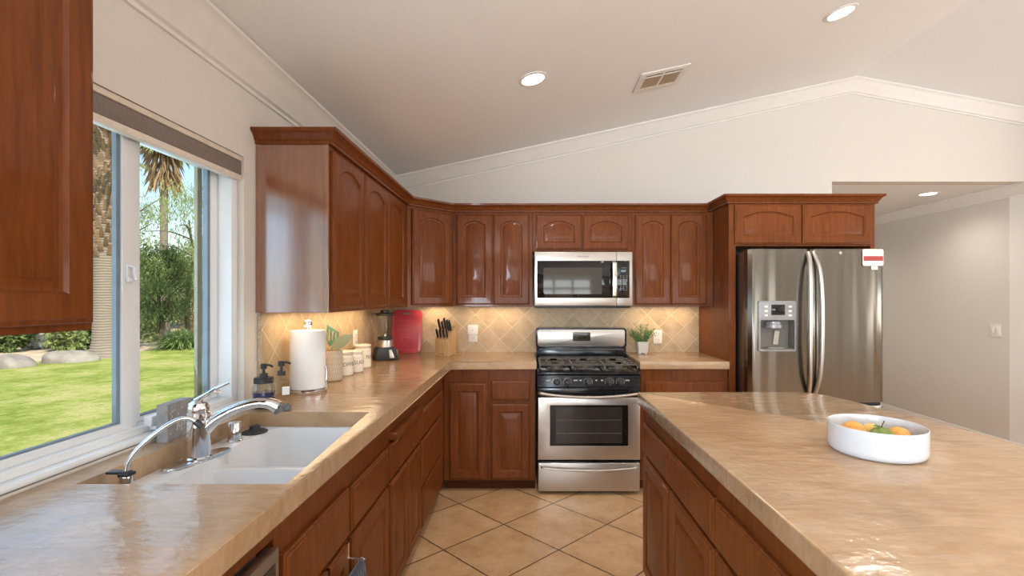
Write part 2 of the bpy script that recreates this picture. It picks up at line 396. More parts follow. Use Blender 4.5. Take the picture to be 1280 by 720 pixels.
# ------------------------------------------------------------------ sink window
win = struct(bpy.data.objects.new('window_1', None)); COL.objects.link(win); win.location = (WX, (WY0+WY1)/2, WZ0)
def wpart(name, m, boxes, bev=.002):
    mm = Mesh()
    for b in boxes:
        x0, x1, y0, y1, z0, z1 = b
        mm.box(x0-WX, x1-WX, y0-win.location.y, y1-win.location.y, z0-WZ0, z1-WZ0, bev)
    return mm.obj(name, m, win)
zs = 1.008
wpart('window_sill', M['vinyl'], [(WX-.10, WX+.002, WY0+.001, WY1-.001, WZ0+.002, zs)], .009)
wpart('window_frame', M['vinyl'], [(WX-.125, WX-.028, WY1-.042, WY1-.001, zs, WZ1-.001), (WX-.125, WX-.028, WY0+.001, WY0+.05, zs, WZ1-.001),
     (WX-.125, WX-.028, WY0+.05, WY1-.042, zs, zs+.022), (WX-.125, WX-.028, WY0+.05, WY1-.042, WZ1-.04, WZ1-.001)])
# near sash on the inner track
wpart('near_sash', M['vinyl'], [(-1.318, -1.288, 1.512, 1.572, zs+.022, 2.026), (-1.318, -1.288, 1.08, 1.135, zs+.022, 2.026), (-1.318, -1.288, 1.135, 1.512, zs+.022, 1.052), (-1.318, -1.288, 1.135, 1.512, 1.985, 2.026)])
wpart('near_seal', M['seal'], [(-1.31, -1.296, 1.498, 1.512, 1.052, 1.985), (-1.31, -1.296, 1.135, 1.498, 1.052, 1.058)], 0)
wpart('near_pane', M['pane'], [(-1.306, -1.301, 1.135, 1.50, 1.054, 1.985)], 0)
wpart('far_sash', M['vinyl'], [(-1.352, -1.322, 1.566, 1.622, zs+.022, 2.026), (-1.352, -1.322, 1.985, 2.028, zs+.022, 2.026), (-1.352, -1.322, 1.622, 1.985, zs+.022, 1.046), (-1.352, -1.322, 1.622, 1.985, 1.985, 2.026)])
wpart('far_seal', M['seal'], [(-1.346, -1.326, 1.969, 1.985, 1.046, 1.985), (-1.346, -1.326, 1.622, 1.969, 1.046, 1.052)], 0)
wpart('far_pane', M['pane'], [(-1.339, -1.334, 1.622, 1.985, 1.046, 1.985)], 0)
wpart('screen_frame', M['screen'], [(-1.372, -1.358, 1.955, 1.985, 1.03, 2.0), (-1.372, -1.358, 1.60, 1.985, 1.018, 1.030)], .001)
lt = Mesh(); lt.box(-.008, 0, -.012, .012, -.03, .03, .003); lt.tube(spline([(-.0, -.004, .024), (.016, -.004, .02), (.016, -.002, -.004), (.018, .002, -.02)], 5), .0045, 8); lt.box(0, .008, -.016, .014, -.028, -.012, .003)
lt.obj('latch', M['vinyl'], win, (-1.288-WX+.006, 1.535-win.location.y, 1.53-WZ0))
lt = Mesh(); lt.box(0, .03, 0, .085, 0, .034, .005); lt.box(.004, .034, .012, .075, -.014, 0, .003); lt.obj('vent_lock', M['vinyl'], win, (-1.288-WX+.012, 1.577-win.location.y, 1.024-WZ0))

# roller shade at the head of the window
sh = thing('roller_shade', 'brown fabric roller shade rolled up at the head of the sink window', 'window shade', (WX-.012, (WY0+WY1)/2, WZ1-.002))
hw = (WY1-WY0)/2-.004
mm = Mesh(); mm.box(-.030, .008, -hw, hw, -.020, 0, .002); mm.obj('headrail', simple('shade_beige', (.72,.62,.50), .5), sh)
mm = Mesh(); mm.box(-.030, .004, -hw, hw, -.080, -.020, .004); mm.obj('fabric_fascia', simple('shade_fabric', (.22,.175,.15), .85, var=.12, scale=150, bump=.3), sh)
mm = Mesh(); mm.box(-.026, .006, -hw, hw, -.104, -.080, .004); mm.obj('hem_bar', simple('shade_hem', (.78,.68,.58), .5), sh)

# ------------------------------------------------------------------ raised-panel doors and cabinets
def door_bm(w_, h_, style='arch', t=.02):
    """front faces -y, origin at lower left back corner"""
    mm = Mesh(); bm = mm.bm; N = 22
    def loop(xa, xb, za, zb, y, rise=0):
        pts = [(xa, za), (xb, za)]
        for k in range(N+1):
            u = 1-2*k/N; x = (xa+xb)/2 + (xb-xa)/2*u; a = .93
            z = zb-rise if abs(u) >= a else zb-rise+rise*(1-(abs(u)/a)**2.15)
            pts.append((x, z))
        return [bm.verts.new((x, y, z)) for x, z in pts]
    def bridge(a, b):
        n = len(a)
        for k in range(n): bm.faces.new((a[k], a[(k+1)%n], b[(k+1)%n], b[k]))
    e = .0045
    L = [loop(0, w_, 0, h_, 0), loop(0, w_, 0, h_, -t+.009), loop(.003, w_-.003, .003, h_-.003, -t+.005), loop(.009, w_-.009, .009, h_-.009, -t+.0035), loop(.012, w_-.012, .012, h_-.012, -t)]
    if style in ('arch', 'rect'):
        st = min(.058, w_*.2); rl = min(.058, h_*.24); rise = (min(.040, w_*.105, h_*.13) if style == 'arch' else 0)
        def q(o, y): L.append(loop(st+o, w_-st-o, rl+o, h_-rl-o*(.95)+(.006 if rise else 0), y, rise))
        q(0, -t); q(.002, -t+.003); q(.006, -t+.0075); q(.011, -t+.0085); q(.014, -t+.0085); q(.030, -t+.002); q(.033, -t+.0012)
    else:
        L.append(loop(.030, w_-.030, .030, h_-.030, -t-.0002)) if False else None
    for a, b in zip(L, L[1:]): bridge(a, b)
    bm.faces.new(L[0][::-1]); bm.faces.new(L[-1]); return mm
def cabinet(name, label, loc, rotz, w_, d_, z0, z1, doors, toe=None, cat='cabinet', group=None, hollow=False):
    """front plane at local y = 0, doors proud of it by 20 mm; doors: (part, x, z, w, h, style)"""
    t = thing(name, label, cat, loc, rotz, group)
    mm = Mesh()
    if hollow:                                          # open box: the sink hangs inside
        zt = z1-.016; mm.box(0, w_, 0, .016, z0, zt); mm.box(0, w_, d_-.012, d_, z0, zt); mm.box(0, .016, .016, d_-.012, z0, zt); mm.box(w_-.016, w_, .016, d_-.012, z0, zt); mm.box(.016, w_-.016, .016, d_-.012, z0, z0+.016)
    else: mm.box(0, w_, 0, d_, z0, z1, .0015, 1)
    mm.obj('carcass', M['wood'], t)
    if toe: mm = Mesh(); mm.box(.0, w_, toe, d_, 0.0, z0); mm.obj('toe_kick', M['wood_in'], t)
    for part, x, z, ww, hh, st in doors:
        door_bm(ww, hh, st).obj(part, M['wood'], t, (x, -.0008, z), 30)
    return t
UZ0, UZ1 = 1.385, 2.152; DZ, DH = 1.400, .728
fx = -.905
# near left unit, cut by the frame
cabinet('wall_cabinet', 'cherry wall cabinet at the left edge before the sink window', (fx, .06, 0), PI/2, .928, fx-WX-.001, UZ0, UZ1, [('door', .012, DZ, .445, DH, 'arch'), ('door', .47, DZ, .446, DH, 'arch')])
# left run beyond the window
tp_ = cabinet('wall_cabinet', 'cherry wall cabinet with a single arched door and a shiny end panel beside the window', (fx, 2.165, 0), PI/2, .427, fx-WX-.001, UZ0, UZ1, [('door', .016, DZ, .402, DH, 'arch')])
mm = Mesh(); mm.box(-.0065, -.0003, .022, fx-WX-.022, UZ0+.0005, UZ1-.001, .0008, 1); mm.box(-.009, -.0003, 0, .022, UZ0, UZ1-.001, .001, 1); mm.box(-.009, -.0003, fx-WX-.022, fx-WX-.0015, UZ0, UZ1-.001, .001, 1)
tag(mm.obj('end_panel', M['panel'], tp_), 'shiny lacquered end panel', None)
cabinet('wall_cabinet', 'cherry wall cabinet with two narrow arched doors over the blender, left wall', (fx, 2.593, 0), PI/2, .972, fx-WX-.001, UZ0, UZ1, [('door', .010, DZ, .413, DH, 'arch'), ('door', .437, DZ, .413, DH, 'arch')])
# diagonal corner unit
YU = 3.864
A2 = Vector((fx, 3.568)); B2 = Vector((-.61, YU)); dl = (B2-A2).length; ang = math.atan2(B2.y-A2.y, B2.x-A2.x)
t = thing('corner_wall_cabinet', 'cherry corner wall cabinet with one arched door set on the diagonal', 'cabinet', (A2.x, A2.y, 0), ang)
mm = Mesh()
inv = Matrix.Rotation(-ang, 2)
poly = [A2, B2, Vector((-.61, YB-.013)), Vector((WX+.013, YB-.013)), Vector((WX+.013, 3.568))]
mm.prism([tuple(inv @ (p-A2)) for p in poly], UZ0, UZ1, 'z'); mm.obj('carcass', M['wood'], t)
door_bm(dl-.07, DH, 'arch').obj('door', M['wood'], t, (.035, -.0008, DZ), 30)
# far wall units
cabinet('wall_cabinet', 'cherry wall cabinet with two arched doors between corner unit and microwave', (-.609, YU, 0), 0, .645, YB-YU-.013, UZ0, UZ1, [('door', .03, DZ, .292, DH, 'arch'), ('door', .328, DZ, .292, DH, 'arch')])
cabinet('wall_cabinet', 'short cherry wall cabinet with two low arched doors above the microwave', (.037, YU, 0), 0, .805, YB-YU-.001, 1.828, UZ1, [('door', .028, 1.844, .369, .284, 'arch'), ('door', .409, 1.844, .369, .284, 'arch')])
cabinet('wall_cabinet', 'cherry wall cabinet with two arched doors between microwave and refrigerator panel', (.843, YU, 0), 0, .660, YB-YU-.013, UZ0, UZ1, [('door', .024, DZ, .286, DH, 'arch'), ('door', .316, DZ, .286, DH, 'arch')])
YP = 3.568
t = cabinet('refrigerator_cabinet', 'cherry cabinet with two low arched doors and tall side panels around the refrigerator', (1.505, YP, 0), 0, 1.095, YB-YP-.001, 1.842, UZ1+.012, [('door', .04, 1.855, .495, .296, 'arch'), ('door', .545, 1.855, .515, .296, 'arch')])
mm = Mesh(); mm.box(0, .052, 0, YB-YP-.001, 0, 1.842, .0015, 1); mm.obj('side_panel', M['wood'], t)
mm = Mesh(); mm.box(1.06, 1.095, 0, YB-YP-.001, 0, 1.842, .0015, 1); mm.obj('side_panel', M['wood'], t)
# crown on top of the cabinets
KP = [(0, UZ1-.004), (.016, UZ1-.004), (.016, UZ1+.010), (.022, UZ1+.014), (.026, UZ1+.026), (.038, UZ1+.040), (.050, UZ1+.046), (.052, UZ1+.060), (0, UZ1+.060)]
mm = Mesh(); mm.sweep([(WX+.001, 2.165), (fx, 2.165), (fx, 3.568), (-.61, YU), (1.4535, YU)], KP)
tag(mm.obj('crown_molding', M['wood'], None, None, 30), 'cherry crown molding running along the tops of the wall cabinets', 'molding')
KP2 = [(o, z+.012) for o, z in KP]
mm = Mesh(); mm.sweep([(1.505, YB-.001), (1.505, YP), (2.60, YP), (2.60, YB-.001)], KP2)
tag(mm.obj('crown_molding', M['wood'], None, None, 30), 'cherry crown molding stepping forward on top of the refrigerator cabinet', 'molding')

# base cabinets
BZ0, BZ1 = .08, .919; bx_ = -.635
dw0 = .56
sinkcab = cabinet('base_cabinet', 'cherry sink base cabinet with two false drawer fronts above two doors', (bx_, 1.185, 0), PI/2, .945, .585, BZ0, BZ1,
        [('drawer', .027, .628, .436, .168, 'slab'), ('drawer', .486, .630, .444, .158, 'slab'), ('door', .027, .10, .436, .510, 'rect'), ('door', .486, .10, .444, .510, 'rect')], .05, hollow=True)
mm = Mesh(); mm.box(-.622, -.0005, .0, .02, .852, BZ1-.016); mm.obj('face_rail', M['wood'], sinkcab)
t = cabinet('base_cabinet', 'cherry base cabinet with a pull-out board over one drawer and two narrow doors', (bx_, 2.131, 0), PI/2, .634, .585, BZ0, BZ1,
        [('drawer', .014, .632, .604, .160, 'slab'), ('door', .014, .10, .298, .512, 'rect'), ('door', .320, .10, .298, .512, 'rect')], .05)
mm = Mesh(); mm.box(.05, .585, -.036, .05, .800, .838, .003); mm.obj('pull_out_board', M['wood'], t)
cabinet('base_cabinet', 'cherry base cabinet with a stack of three drawers near the inside corner', (bx_, 2.766, 0), PI/2, .817, .585, BZ0, BZ1,
        [('drawer', .016, .632, .645, .160, 'slab'), ('drawer', .016, .350, .645, .268, 'slab'), ('drawer', .016, .10, .645, .236, 'slab')], .05)
YL = 3.585
cabinet('base_cabinet', 'cherry corner base cabinet with one full-height door left of the drawer', (-.634, YL, 0), 0, .337, .598, BZ0, BZ1, [('door', .045, .095, .270, .718, 'rect')], .05)
cabinet('base_cabinet', 'cherry base cabinet with one drawer and one door directly left of the range', (-.296, YL, 0), 0, .350, .598, BZ0, BZ1, [('drawer', .018, .685, .292, .146, 'slab'), ('door', .018, .095, .292, .565, 'rect')], .05)
cabinet('base_cabinet', 'cherry base cabinet with a wide drawer between the range and the refrigerator', (.846, YL, 0), 0, .657, .598, BZ0, BZ1, [('drawer', .035, .66, .585, .165, 'slab'), ('door', .035, .095, .289, .55, 'rect'), ('door', .331, .095, .289, .55, 'rect')], .05)
# island units, fronts facing the left run
ix = .588
cabinet('island_cabinet', 'cherry island cabinet farthest from the viewer, nearest the range', (ix, 2.368, 0), -PI/2, .435, .80, BZ0, BZ1, [('drawer', .006, .690, .422, .143, 'slab'), ('door', .006, .10, .422, .575, 'rect')], .05)
cabinet('island_cabinet', 'cherry island cabinet in the middle of the island front', (ix, 1.932, 0), -PI/2, .468, .80, BZ0, BZ1, [('drawer', .008, .690, .450, .143, 'slab'), ('door', .008, .10, .450, .575, 'rect')], .05)
cabinet('island_cabinet', 'cherry island cabinet nearest the viewer, cut off by the lower frame edge', (ix, 1.463, 0), -PI/2, .86, .80, BZ0, BZ1, [('drawer', .008, .690, .842, .143, 'slab'), ('door', .008, .10, .416, .575, 'rect'), ('door', .434, .10, .416, .575, 'rect')], .05)

# ------------------------------------------------------------------ countertops
CZ0, CZ1 = .920, .980
def slab(name, label, outline, hole=None, m=None):
    """flat slab with eased top edges; hole is a polygon cut out of it"""
    mm = Mesh(); mm.prism(outline, CZ0, CZ1, 'z', .008, 3)
    me = bm_mesh(mm)
    if hole:
        c = Mesh(); c.prism(hole, CZ0-.05, CZ1+.05, 'z'); me = boolean(me, [bm_mesh(c)])
    o = mobj(name, me, m or M['counter'], None, None, 40); return tag(o, label, 'countertop')
CF = -.584; YC = 3.548
sink_hole = [(-1.145, 1.205), (-.612, 1.205), (-.657, 1.969), (-1.145, 1.969)]
slab('countertop', 'glossy tan stone countertop, long L along the window wall holding the sink', [(WX+.0005, -.2), (CF, -.2), (CF, YC), (.064, YC), (.064, YB-.0125), (WX+.0125, YB-.0125), (WX+.0125, 2.2), (WX+.0005, 2.2)], sink_hole)
slab('countertop', 'short piece of tan stone countertop between the range and refrigerator', [(.836, YC), (1.502, YC), (1.502, YB-.0125), (.836, YB-.0125)])
slab('countertop', 'large tan stone island countertop under the white bowl', [(.547, -.2), (1.66, -.2), (1.66, .8), (1.605, 1.3), (1.575, 1.6), (1.552, 1.8), (1.515, 2.0), (1.478, 2.2), (1.462, 2.29), (1.435, 2.35), (1.38, 2.382), (1.32, 2.39), (.560, 2.39), (.551, 2.386), (.547, 2.376)])
# ------------------------------------------------------------------ double-bowl sink
def rr_cut(x0, x1, y0, y1, z0, z1, r):
    m_ = Mesh(); m_.prism(rrect(x0, x1, y0, y1, r), z0, z1, 'z')
    # soften the floor of the bowl
    low = [e for e in m_.bm.edges if all(abs(v.co.z-z0) < 1e-6 for v in e.verts)]
    bmesh.ops.bevel(m_.bm, geom=low, offset=r*.8, segments=5, affect='EDGES', profile=.5)
    return bm_mesh(m_)
t = thing('sink', 'white double-bowl sink set into the countertop below the window', 'sink', (-.90, 1.585, .70))
mm = Mesh(); mm.box(-.262, .247, -.385, .385, 0, .206); ba_ = Mesh(); ba_.box(-.266, .296, -.395, .395, .2045, .219)
me = boolean(bm_mesh(mm), [bm_mesh(ba_)], 'UNION')
me = boolean(me, [rr_cut(-.150, .236, .035, .362, .03, .30, .055), rr_cut(-.150, .236, -.372, .005, .03, .30, .055), rr_cut(-.140, .230, -.10, .10, .178, .30, .02)])
# ease the rim edges
bm = bmesh.new(); bm.from_mesh(me)
es = [e for e in bm.edges if len(e.link_faces) == 2 and e.calc_face_angle(0) > .7 and min(v.co.z for v in e.verts) > .165 and max(abs(v.co.x) for v in e.verts) < .240 and max(abs(v.co.y) for v in e.verts) < .38]
bmesh.ops.bevel(bm, geom=es, offset=.006, segments=3, affect='EDGES', profile=.5, clamp_overlap=True)
bm.to_mesh(me); bm.free()
mobj('basin', me, M['porcelain'], t, None, 50)
for yy in (.20, -.185):
    mm = Mesh(); mm.lathe([(.042,.030),(.042,.033),(.036,.034),(.020,.030),(.0,.030)], 24); mm.obj('drain', M['chrome'], t, (.06, yy, .001))

# faucet
fa = math.radians(75)
t = thing('faucet', 'chrome single-lever kitchen faucet standing at the middle of the sink', 'faucet', (-1.079, 1.557, .9192), fa)
mm = Mesh(); mm.prism([(a*.118, b*.032) for a, b in [(math.copysign(abs(math.cos(q))**.45, math.cos(q)), math.sin(q)) for q in [2*PI*k/40 for k in range(40)]]], 0, .010, 'z', .004, 3); mm.obj('base_plate', M['chrome'], t)
mm = Mesh(); mm.lathe([(.0,.008),(.041,.008),(.041,.014),(.037,.019),(.0355,.05),(.0335,.118),(.033,.134),(.030,.136),(.030,.141),(.033,.143),(.033,.158),(.0305,.160),(.0305,.164),(.031,.166),(.031,.178),(.026,.189),(.015,.195),(0,.197)], 32); mm.obj('body', M['chrome'], t)
# spout runs from the body over the bowls (local axes are turned, so use world offsets)
Ri = Matrix.Rotation(-fa, 3, 'Z')
def L_(x, y, z): return Ri @ Vector((x-(-1.079), y-1.557, z-.9192))
sp = spline([L_(-1.075,1.560,1.005), L_(-1.035,1.572,1.048), L_(-.985,1.588,1.078), L_(-.930,1.605,1.095), L_(-.885,1.618,1.094), L_(-.856,1.627,1.078)], 8)
n_ = len(sp); rr = [.024-.0075*min(1, i/(n_*.35)) for i in range(n_)]
rr = [r_ + (.005*max(0, (i/(n_-1)-.72)/.28)) for i, r_ in enumerate(rr)]
mm = Mesh(); mm.tube(sp, rr, 16); mm.obj('spout', M['chrome'], t)
mm = Mesh(); a_ = L_(-.856,1.627,1.078); b_ = L_(-.850,1.629,1.060); mm.tube([a_, b_], [.0195,.017], 16); mm.obj('spray_head', M['darkgrey'], t)
lv = spline([L_(-1.083,1.555,1.112), L_(-1.066,1.566,1.128), L_(-1.040,1.586,1.150), L_(-1.010,1.609,1.166)], 6)
mm = Mesh(); mm.tube(lv, [.024-.014*min(1, i/9) if i < 13 else .0090 for i in range(len(lv))], 12, .55); mm.obj('lever', M['chrome'], t)
mm = Mesh(); mm.tube([L_(-1.045,1.582,1.138), L_(-1.03,1.593,1.137)], .006, 10); mm.obj('lever_stop', M['chrome'], t)

# filtered-water tap
t = thing('filter_tap', 'slim chrome filtered-water tap with a black lever at the near sink corner', 'faucet', (-1.066, 1.262, .9192))
mm = Mesh(); mm.lathe([(.020,0),(.020,.006),(.016,.008),(.015,.062),(.013,.068)], 20); mm.obj('body', M['chrome'], t)
tp = spline([(0,0,.062),(.004,.002,.095),(.028,.014,.135),(.068,.034,.175),(.100,.050,.196),(.122,.062,.197),(.140,.070,.184)], 8)
mm = Mesh(); mm.tube(tp, .0062, 12); mm.obj('gooseneck', M['chrome'], t)
mm = Mesh(); mm.tube([tp[-1]+Vector((-.004,-.002,.004)), tp[-1]+Vector((.010,.004,-.013))], .0085, 12); mm.obj('outlet_tip', M['blackplastic'], t)
mm = Mesh(); mm.box(-.048, .012, -.010, .010, .066, .074, .003); mm.box(-.012, .016, -.015, .015, .060, .070, .003); mm.obj('lever', M['blackplastic'], t)

t = thing('air_gap', 'chrome cylinder air gap cap standing on the back of the sink', 'air gap', (-1.092, 1.772, .9192))
mm = Mesh(); mm.lathe([(.026,0),(.026,.004),(.0225,.006),(.0225,.066),(.020,.070),(0,.071)], 28); mm.obj('cap', M['chrome'], t)
t = thing('sink_stopper', 'black rubber sink stopper lying behind the chrome air gap cap', 'stopper', (-1.082, 1.885, .9192))
mm = Mesh(); mm.lathe([(.046,0),(.047,.004),(.040,.009),(.022,.012),(.018,.022),(.019,.027),(.014,.029),(0,.029)], 28); mm.obj('disc', M['rubber'], t)

# grey block sign
ba = math.atan2(1.664-1.545, -1.186+1.176)
t = thing('block_sign', 'grey wooden block sign lettered JOY leaning on the window sill', 'sign', (-1.193, 1.606, CZ1), ba-PI/2)
mm = Mesh(); mm.box(-.0175, .0175, -.061, .061, 0, .124, .0012, 1); mm.obj('block', simple('grey_wood_block', (.30,.285,.275), .7, var=.2, scale=30, bump=.2), t)
lm = simple('chalk_white', (.62,.60,.58), .7)
def sign_text(s, size, z, y=0, name='lettering'):
    me = text_mesh(s, size, .0004); me.transform(Matrix.Translation((.0179, y, z)) @ Matrix.Rotation(PI/2, 4, 'Z') @ Matrix.Rotation(PI/2, 4, 'X'))
    return mobj(name, me, lm, t, None, 0)
sign_text('JOY', .030, .046, .008)
mm = Mesh()
rs = random.Random(3)
for k in range(16):                                     # small painted flakes and strokes
    y = rs.uniform(-.05,.05); z = rs.choice([rs.uniform(.012,.03), rs.uniform(.072,.112), rs.uniform(.03,.07) if abs(y) > .035 else .1]); a = rs.uniform(.002,.0055)
    for q in range(3):
        v = mm.box(.0174, .0180, -a, a, -.0006, .0006); mm.xf(v, Matrix.Translation((0, y, z)) @ Matrix.Rotation(q*PI/3+.3, 4, 'X'))
mm.obj('painted_flakes', lm, t, None, 0)

# ------------------------------------------------------------------ things on the left counter
def pump(t, z, s=1):
    mm = Mesh(); mm.lathe([(.016*s,z),(.016*s,z+.018),(.008*s,z+.020),(.0055*s,z+.023),(.0055*s,z+.036),(.012*s,z+.038),(.013*s,z+.056),(.010*s,z+.060),(0,z+.060)], 20)
    v = mm.tube(spline([(0,0,z+.052),(.02,.004,z+.053),(.036,.007,z+.045)], 4), .0045, 8); mm.obj('pump', M['blackplastic'], t)
t = thing('soap_jar', 'mason jar soap dispenser of dark blue liquid with a black pump', 'soap dispenser', (-1.135, 2.045, CZ1))
mm = Mesh(); mm.lathe([(0,.001),(.040,.001),(.045,.006),(.046,.085),(.043,.098),(.036,.106),(.036,.118),(.0345,.118),(.0345,.106),(.041,.096),(.0435,.085),(.0425,.009),(.038,.005),(0,.005)], 32, caps=False); mm.obj('jar', M['jar'], t)
mm = Mesh(); mm.lathe([(0,.006),(.038,.006),(.0415,.010),(.0415,.070),(0,.070)], 32); mm.obj('blue_soap', simple('blue_soap', (.012,.018,.10), .15, coat=.4), t)
mm = Mesh(); mm.lathe([(.039,.108),(.039,.128),(.036,.131),(0,.131)], 32); mm.obj('lid', M['blackplastic'], t)
pump(t, .130)
t = thing('soap_bottle', 'square clear soap bottle with pale label and black pump beside the blue jar', 'soap dispenser', (-1.035, 1.998, CZ1), math.radians(38))
mm = Mesh(); mm.prism(rrect(-.034,.034,-.034,.034,.008), 0, .128, 'z', .004, 2); v = mm.lathe([(.026,.127),(.018,.138),(.018,.150)], 24)
mm.obj('bottle', M['jar'], t)
mm = Mesh(); mm.prism(rrect(-.031,.031,-.031,.031,.007), .004, .022, 'z', .002, 1); mm.obj('liquid', simple('clear_soap', (.30,.36,.42), .1, trans=.6), t)
mm = Mesh(); mm.box(-.004, .024, -.0355, -.0345, .070, .104, 0); mm.obj('label', M['paper'], t)
mm = Mesh(); mm.box(-.0355, -.0345, -.012, .012, .045, .065, 0); mm.obj('label', M['ink'], t)
pump(t, .148)

t = thing('paper_towel_roll', 'white paper towel roll on a steel upright holder', 'paper towel', (-1.108, 2.395, CZ1))
mm = Mesh(); mm.lathe([(0,0),(.088,0),(.090,.004),(.090,.016),(.086,.020),(0,.020)], 48); mm.obj('base', M['chrome'], t)
mm = Mesh(); mm.lathe([(.022,.0215),(.080,.0215),(.082,.024),(.082,.306),(.080,.309),(.022,.309)], 64); mm.obj('roll', M['paper'], t)
mm = Mesh(); mm.lathe([(.008,.020),(.008,.318),(.016,.320),(.012,.324),(.018,.330),(.0215,.342),(.018,.355),(.010,.361),(0,.362)], 24); mm.obj('finial', M['chrome'], t)
mm = Mesh(); mm.tube([(.0905,.01,.012),(.0905,.01,.120),(.084,.01,.128)], .0035, 8); mm.obj('tension_arm', M['chrome'], t)

# utensil crock with a lattice glaze
q = Nodes('lattice_glaze'); tc = q.n('ShaderNodeTexCoord'); sp_ = q.n('ShaderNodeSeparateXYZ'); q.l(tc.outputs['Object'], sp_.inputs[0])
an = q.math('MULTIPLY', q.math('ARCTAN2', sp_.outputs[1], sp_.outputs[0]), 6.5); zz = q.math('MULTIPLY', sp_.outputs[2], 110)
s1 = q.math('SINE', q.math('ADD', q.math('MULTIPLY', an, 6), zz)); s2 = q.math('SINE', q.math('SUBTRACT', q.math('MULTIPLY', an, 6), zz))
f = q.math('MAXIMUM', s1, s2); q.base(q.ramp(f, ((.55, (.62,.55,.44)), (.9, (.40,.35,.27))))); q.set(rough=.45); q.bump(f, .4, .002)
CRX, CRY = -1.132, 2.735
t = thing('utensil_crock', 'cream lattice-patterned crock holding kitchen utensils', 'crock', (CRX, CRY, CZ1))
mm = Mesh(); mm.lathe([(0,.001),(.056,.001),(.062,.006),(.064,.160),(.064,.172),(.058,.172),(.057,.02),(0,.018)], 48, caps=False); mm.obj('crock', q.m, t)
teal = simple('green_silicone', (.10,.24,.17), .45); stick = simple('pale_wood_handle', (.55,.36,.18), .5, var=.15)
t = thing('slotted_turner', 'green slotted turner standing in the utensil crock', 'turner', (CRX, CRY, CZ1+.03))
mm = Mesh(); mm.tube([(-.02,-.02,0),(.012,-.016,.17)], .006, 8); mm.obj('handle', stick, t)
def blade(outline, slots, M_):
    m_ = Mesh(); m_.prism(outline, -.002, .002, 'y', .001, 1); me = bm_mesh(m_)
    cs = []
    for s_ in slots: c = Mesh(); c.box(s_[0], s_[1], -.02, .02, s_[2], s_[3]); cs.append(bm_mesh(c))
    if cs: me = boolean(me, cs)
    me.transform(M_); return me
me = blade([(-.012,0),(.012,0),(.036,.045),(.036,.085),(-.036,.125),(-.036,.035)], [(-.024,-.016,.035,.095),(-.005,.004,.035,.088),(.015,.023,.035,.078)], Matrix.Translation((.012,-.016,.165)) @ Matrix.Rotation(.06, 4, 'Y'))
mobj('blade', me, teal, t, None, 30)
t = thing('spatula', 'grey-green spoon spatula leaning right out of the utensil crock', 'spatula', (CRX, CRY, CZ1+.03))
mm = Mesh(); mm.tube([(.0,-.02,0),(.030,-.030,.155)], .006, 8); mm.obj('handle', stick, t)
me = blade([(-.010,-.012),(.010,-.012),(.030,.018),(.040,.060),(.036,.115),(.022,.128),(-.012,.090),(-.028,.045),(-.024,.010)], [], Matrix.Translation((.030,-.030,.160)) @ Matrix.Rotation(.75, 4, 'Y'))
mobj('blade', me, simple('sage_silicone', (.25,.29,.20), .45), t, None, 30)
t = thing('whisk', 'pale wire whisk standing at the left of the utensil crock', 'whisk', (CRX-.022, CRY-.005, CZ1+.03))
mm = Mesh(); mm.tube([(0,0,0),(0,0,.145)], .008, 10); mm.obj('handle', stick, t)
mm = Mesh()
for k in range(6):
    a = k*PI/6; pts = []
    for j in range(17):
        u = -1+2*j/16; pts.append((.034*math.sin(u*PI/2*1.0)*(1.0 if abs(u) < .6 else 1-.85*((abs(u)-.6)/.4)**1.3)*math.cos(a), .034*math.sin(u*PI/2)*(1.0 if abs(u) < .6 else 1-.85*((abs(u)-.6)/.4)**1.3)*math.sin(a), .140+.115*(1-abs(u)**2.2)))
    mm.tube(pts, .0014, 6)
mm.obj('wires', simple('pale_wire', (.72,.58,.36), .35, .4), t)

def canister(label, x, y, word, a, r=.050, h=.125):
    t = thing('canister', label, 'canister', (x, y, CZ1), a, 'lettered kitchen canisters')
    mm = Mesh(); mm.lathe([(0,0),(r-.004,0),(r,.004),(r,h-.008),(r-.006,h),(r-.010,h+.004),(r-.010,h+.010)], 40); mm.obj('body', M['ceramic'], t)
    mm = Mesh(); mm.lathe([(r-.010,h+.0102),(r-.001,h+.011),(r,h+.014),(r,h+.022),(r-.004,h+.026),(0,h+.027)], 40); mm.obj('lid', M['ceramic'], t)
    me = text_mesh(word, .032, .0003)
    for v in me.vertices:
        th = v.co.x/r; rr_ = r+.0004+v.co.z; z = v.co.y
        v.co = (rr_*math.sin(th), -rr_*math.cos(th), h*.56+z)
    mobj('lettering', me, M['ink'], t, None, 0); return t
canister('cream canister lettered COFFEE, nearest of the three beside the crock', -1.128, 2.925, 'COFFEE', .80, .052, .122)
canister('cream canister lettered SUGAR, middle of the three beside the crock', -1.105, 3.055, 'SUGAR', 1.2, .047, .112)
canister('cream canister lettered TEA, farthest of the three beside the crock', -1.130, 3.255, 'TEA', 1.15, .056, .130)

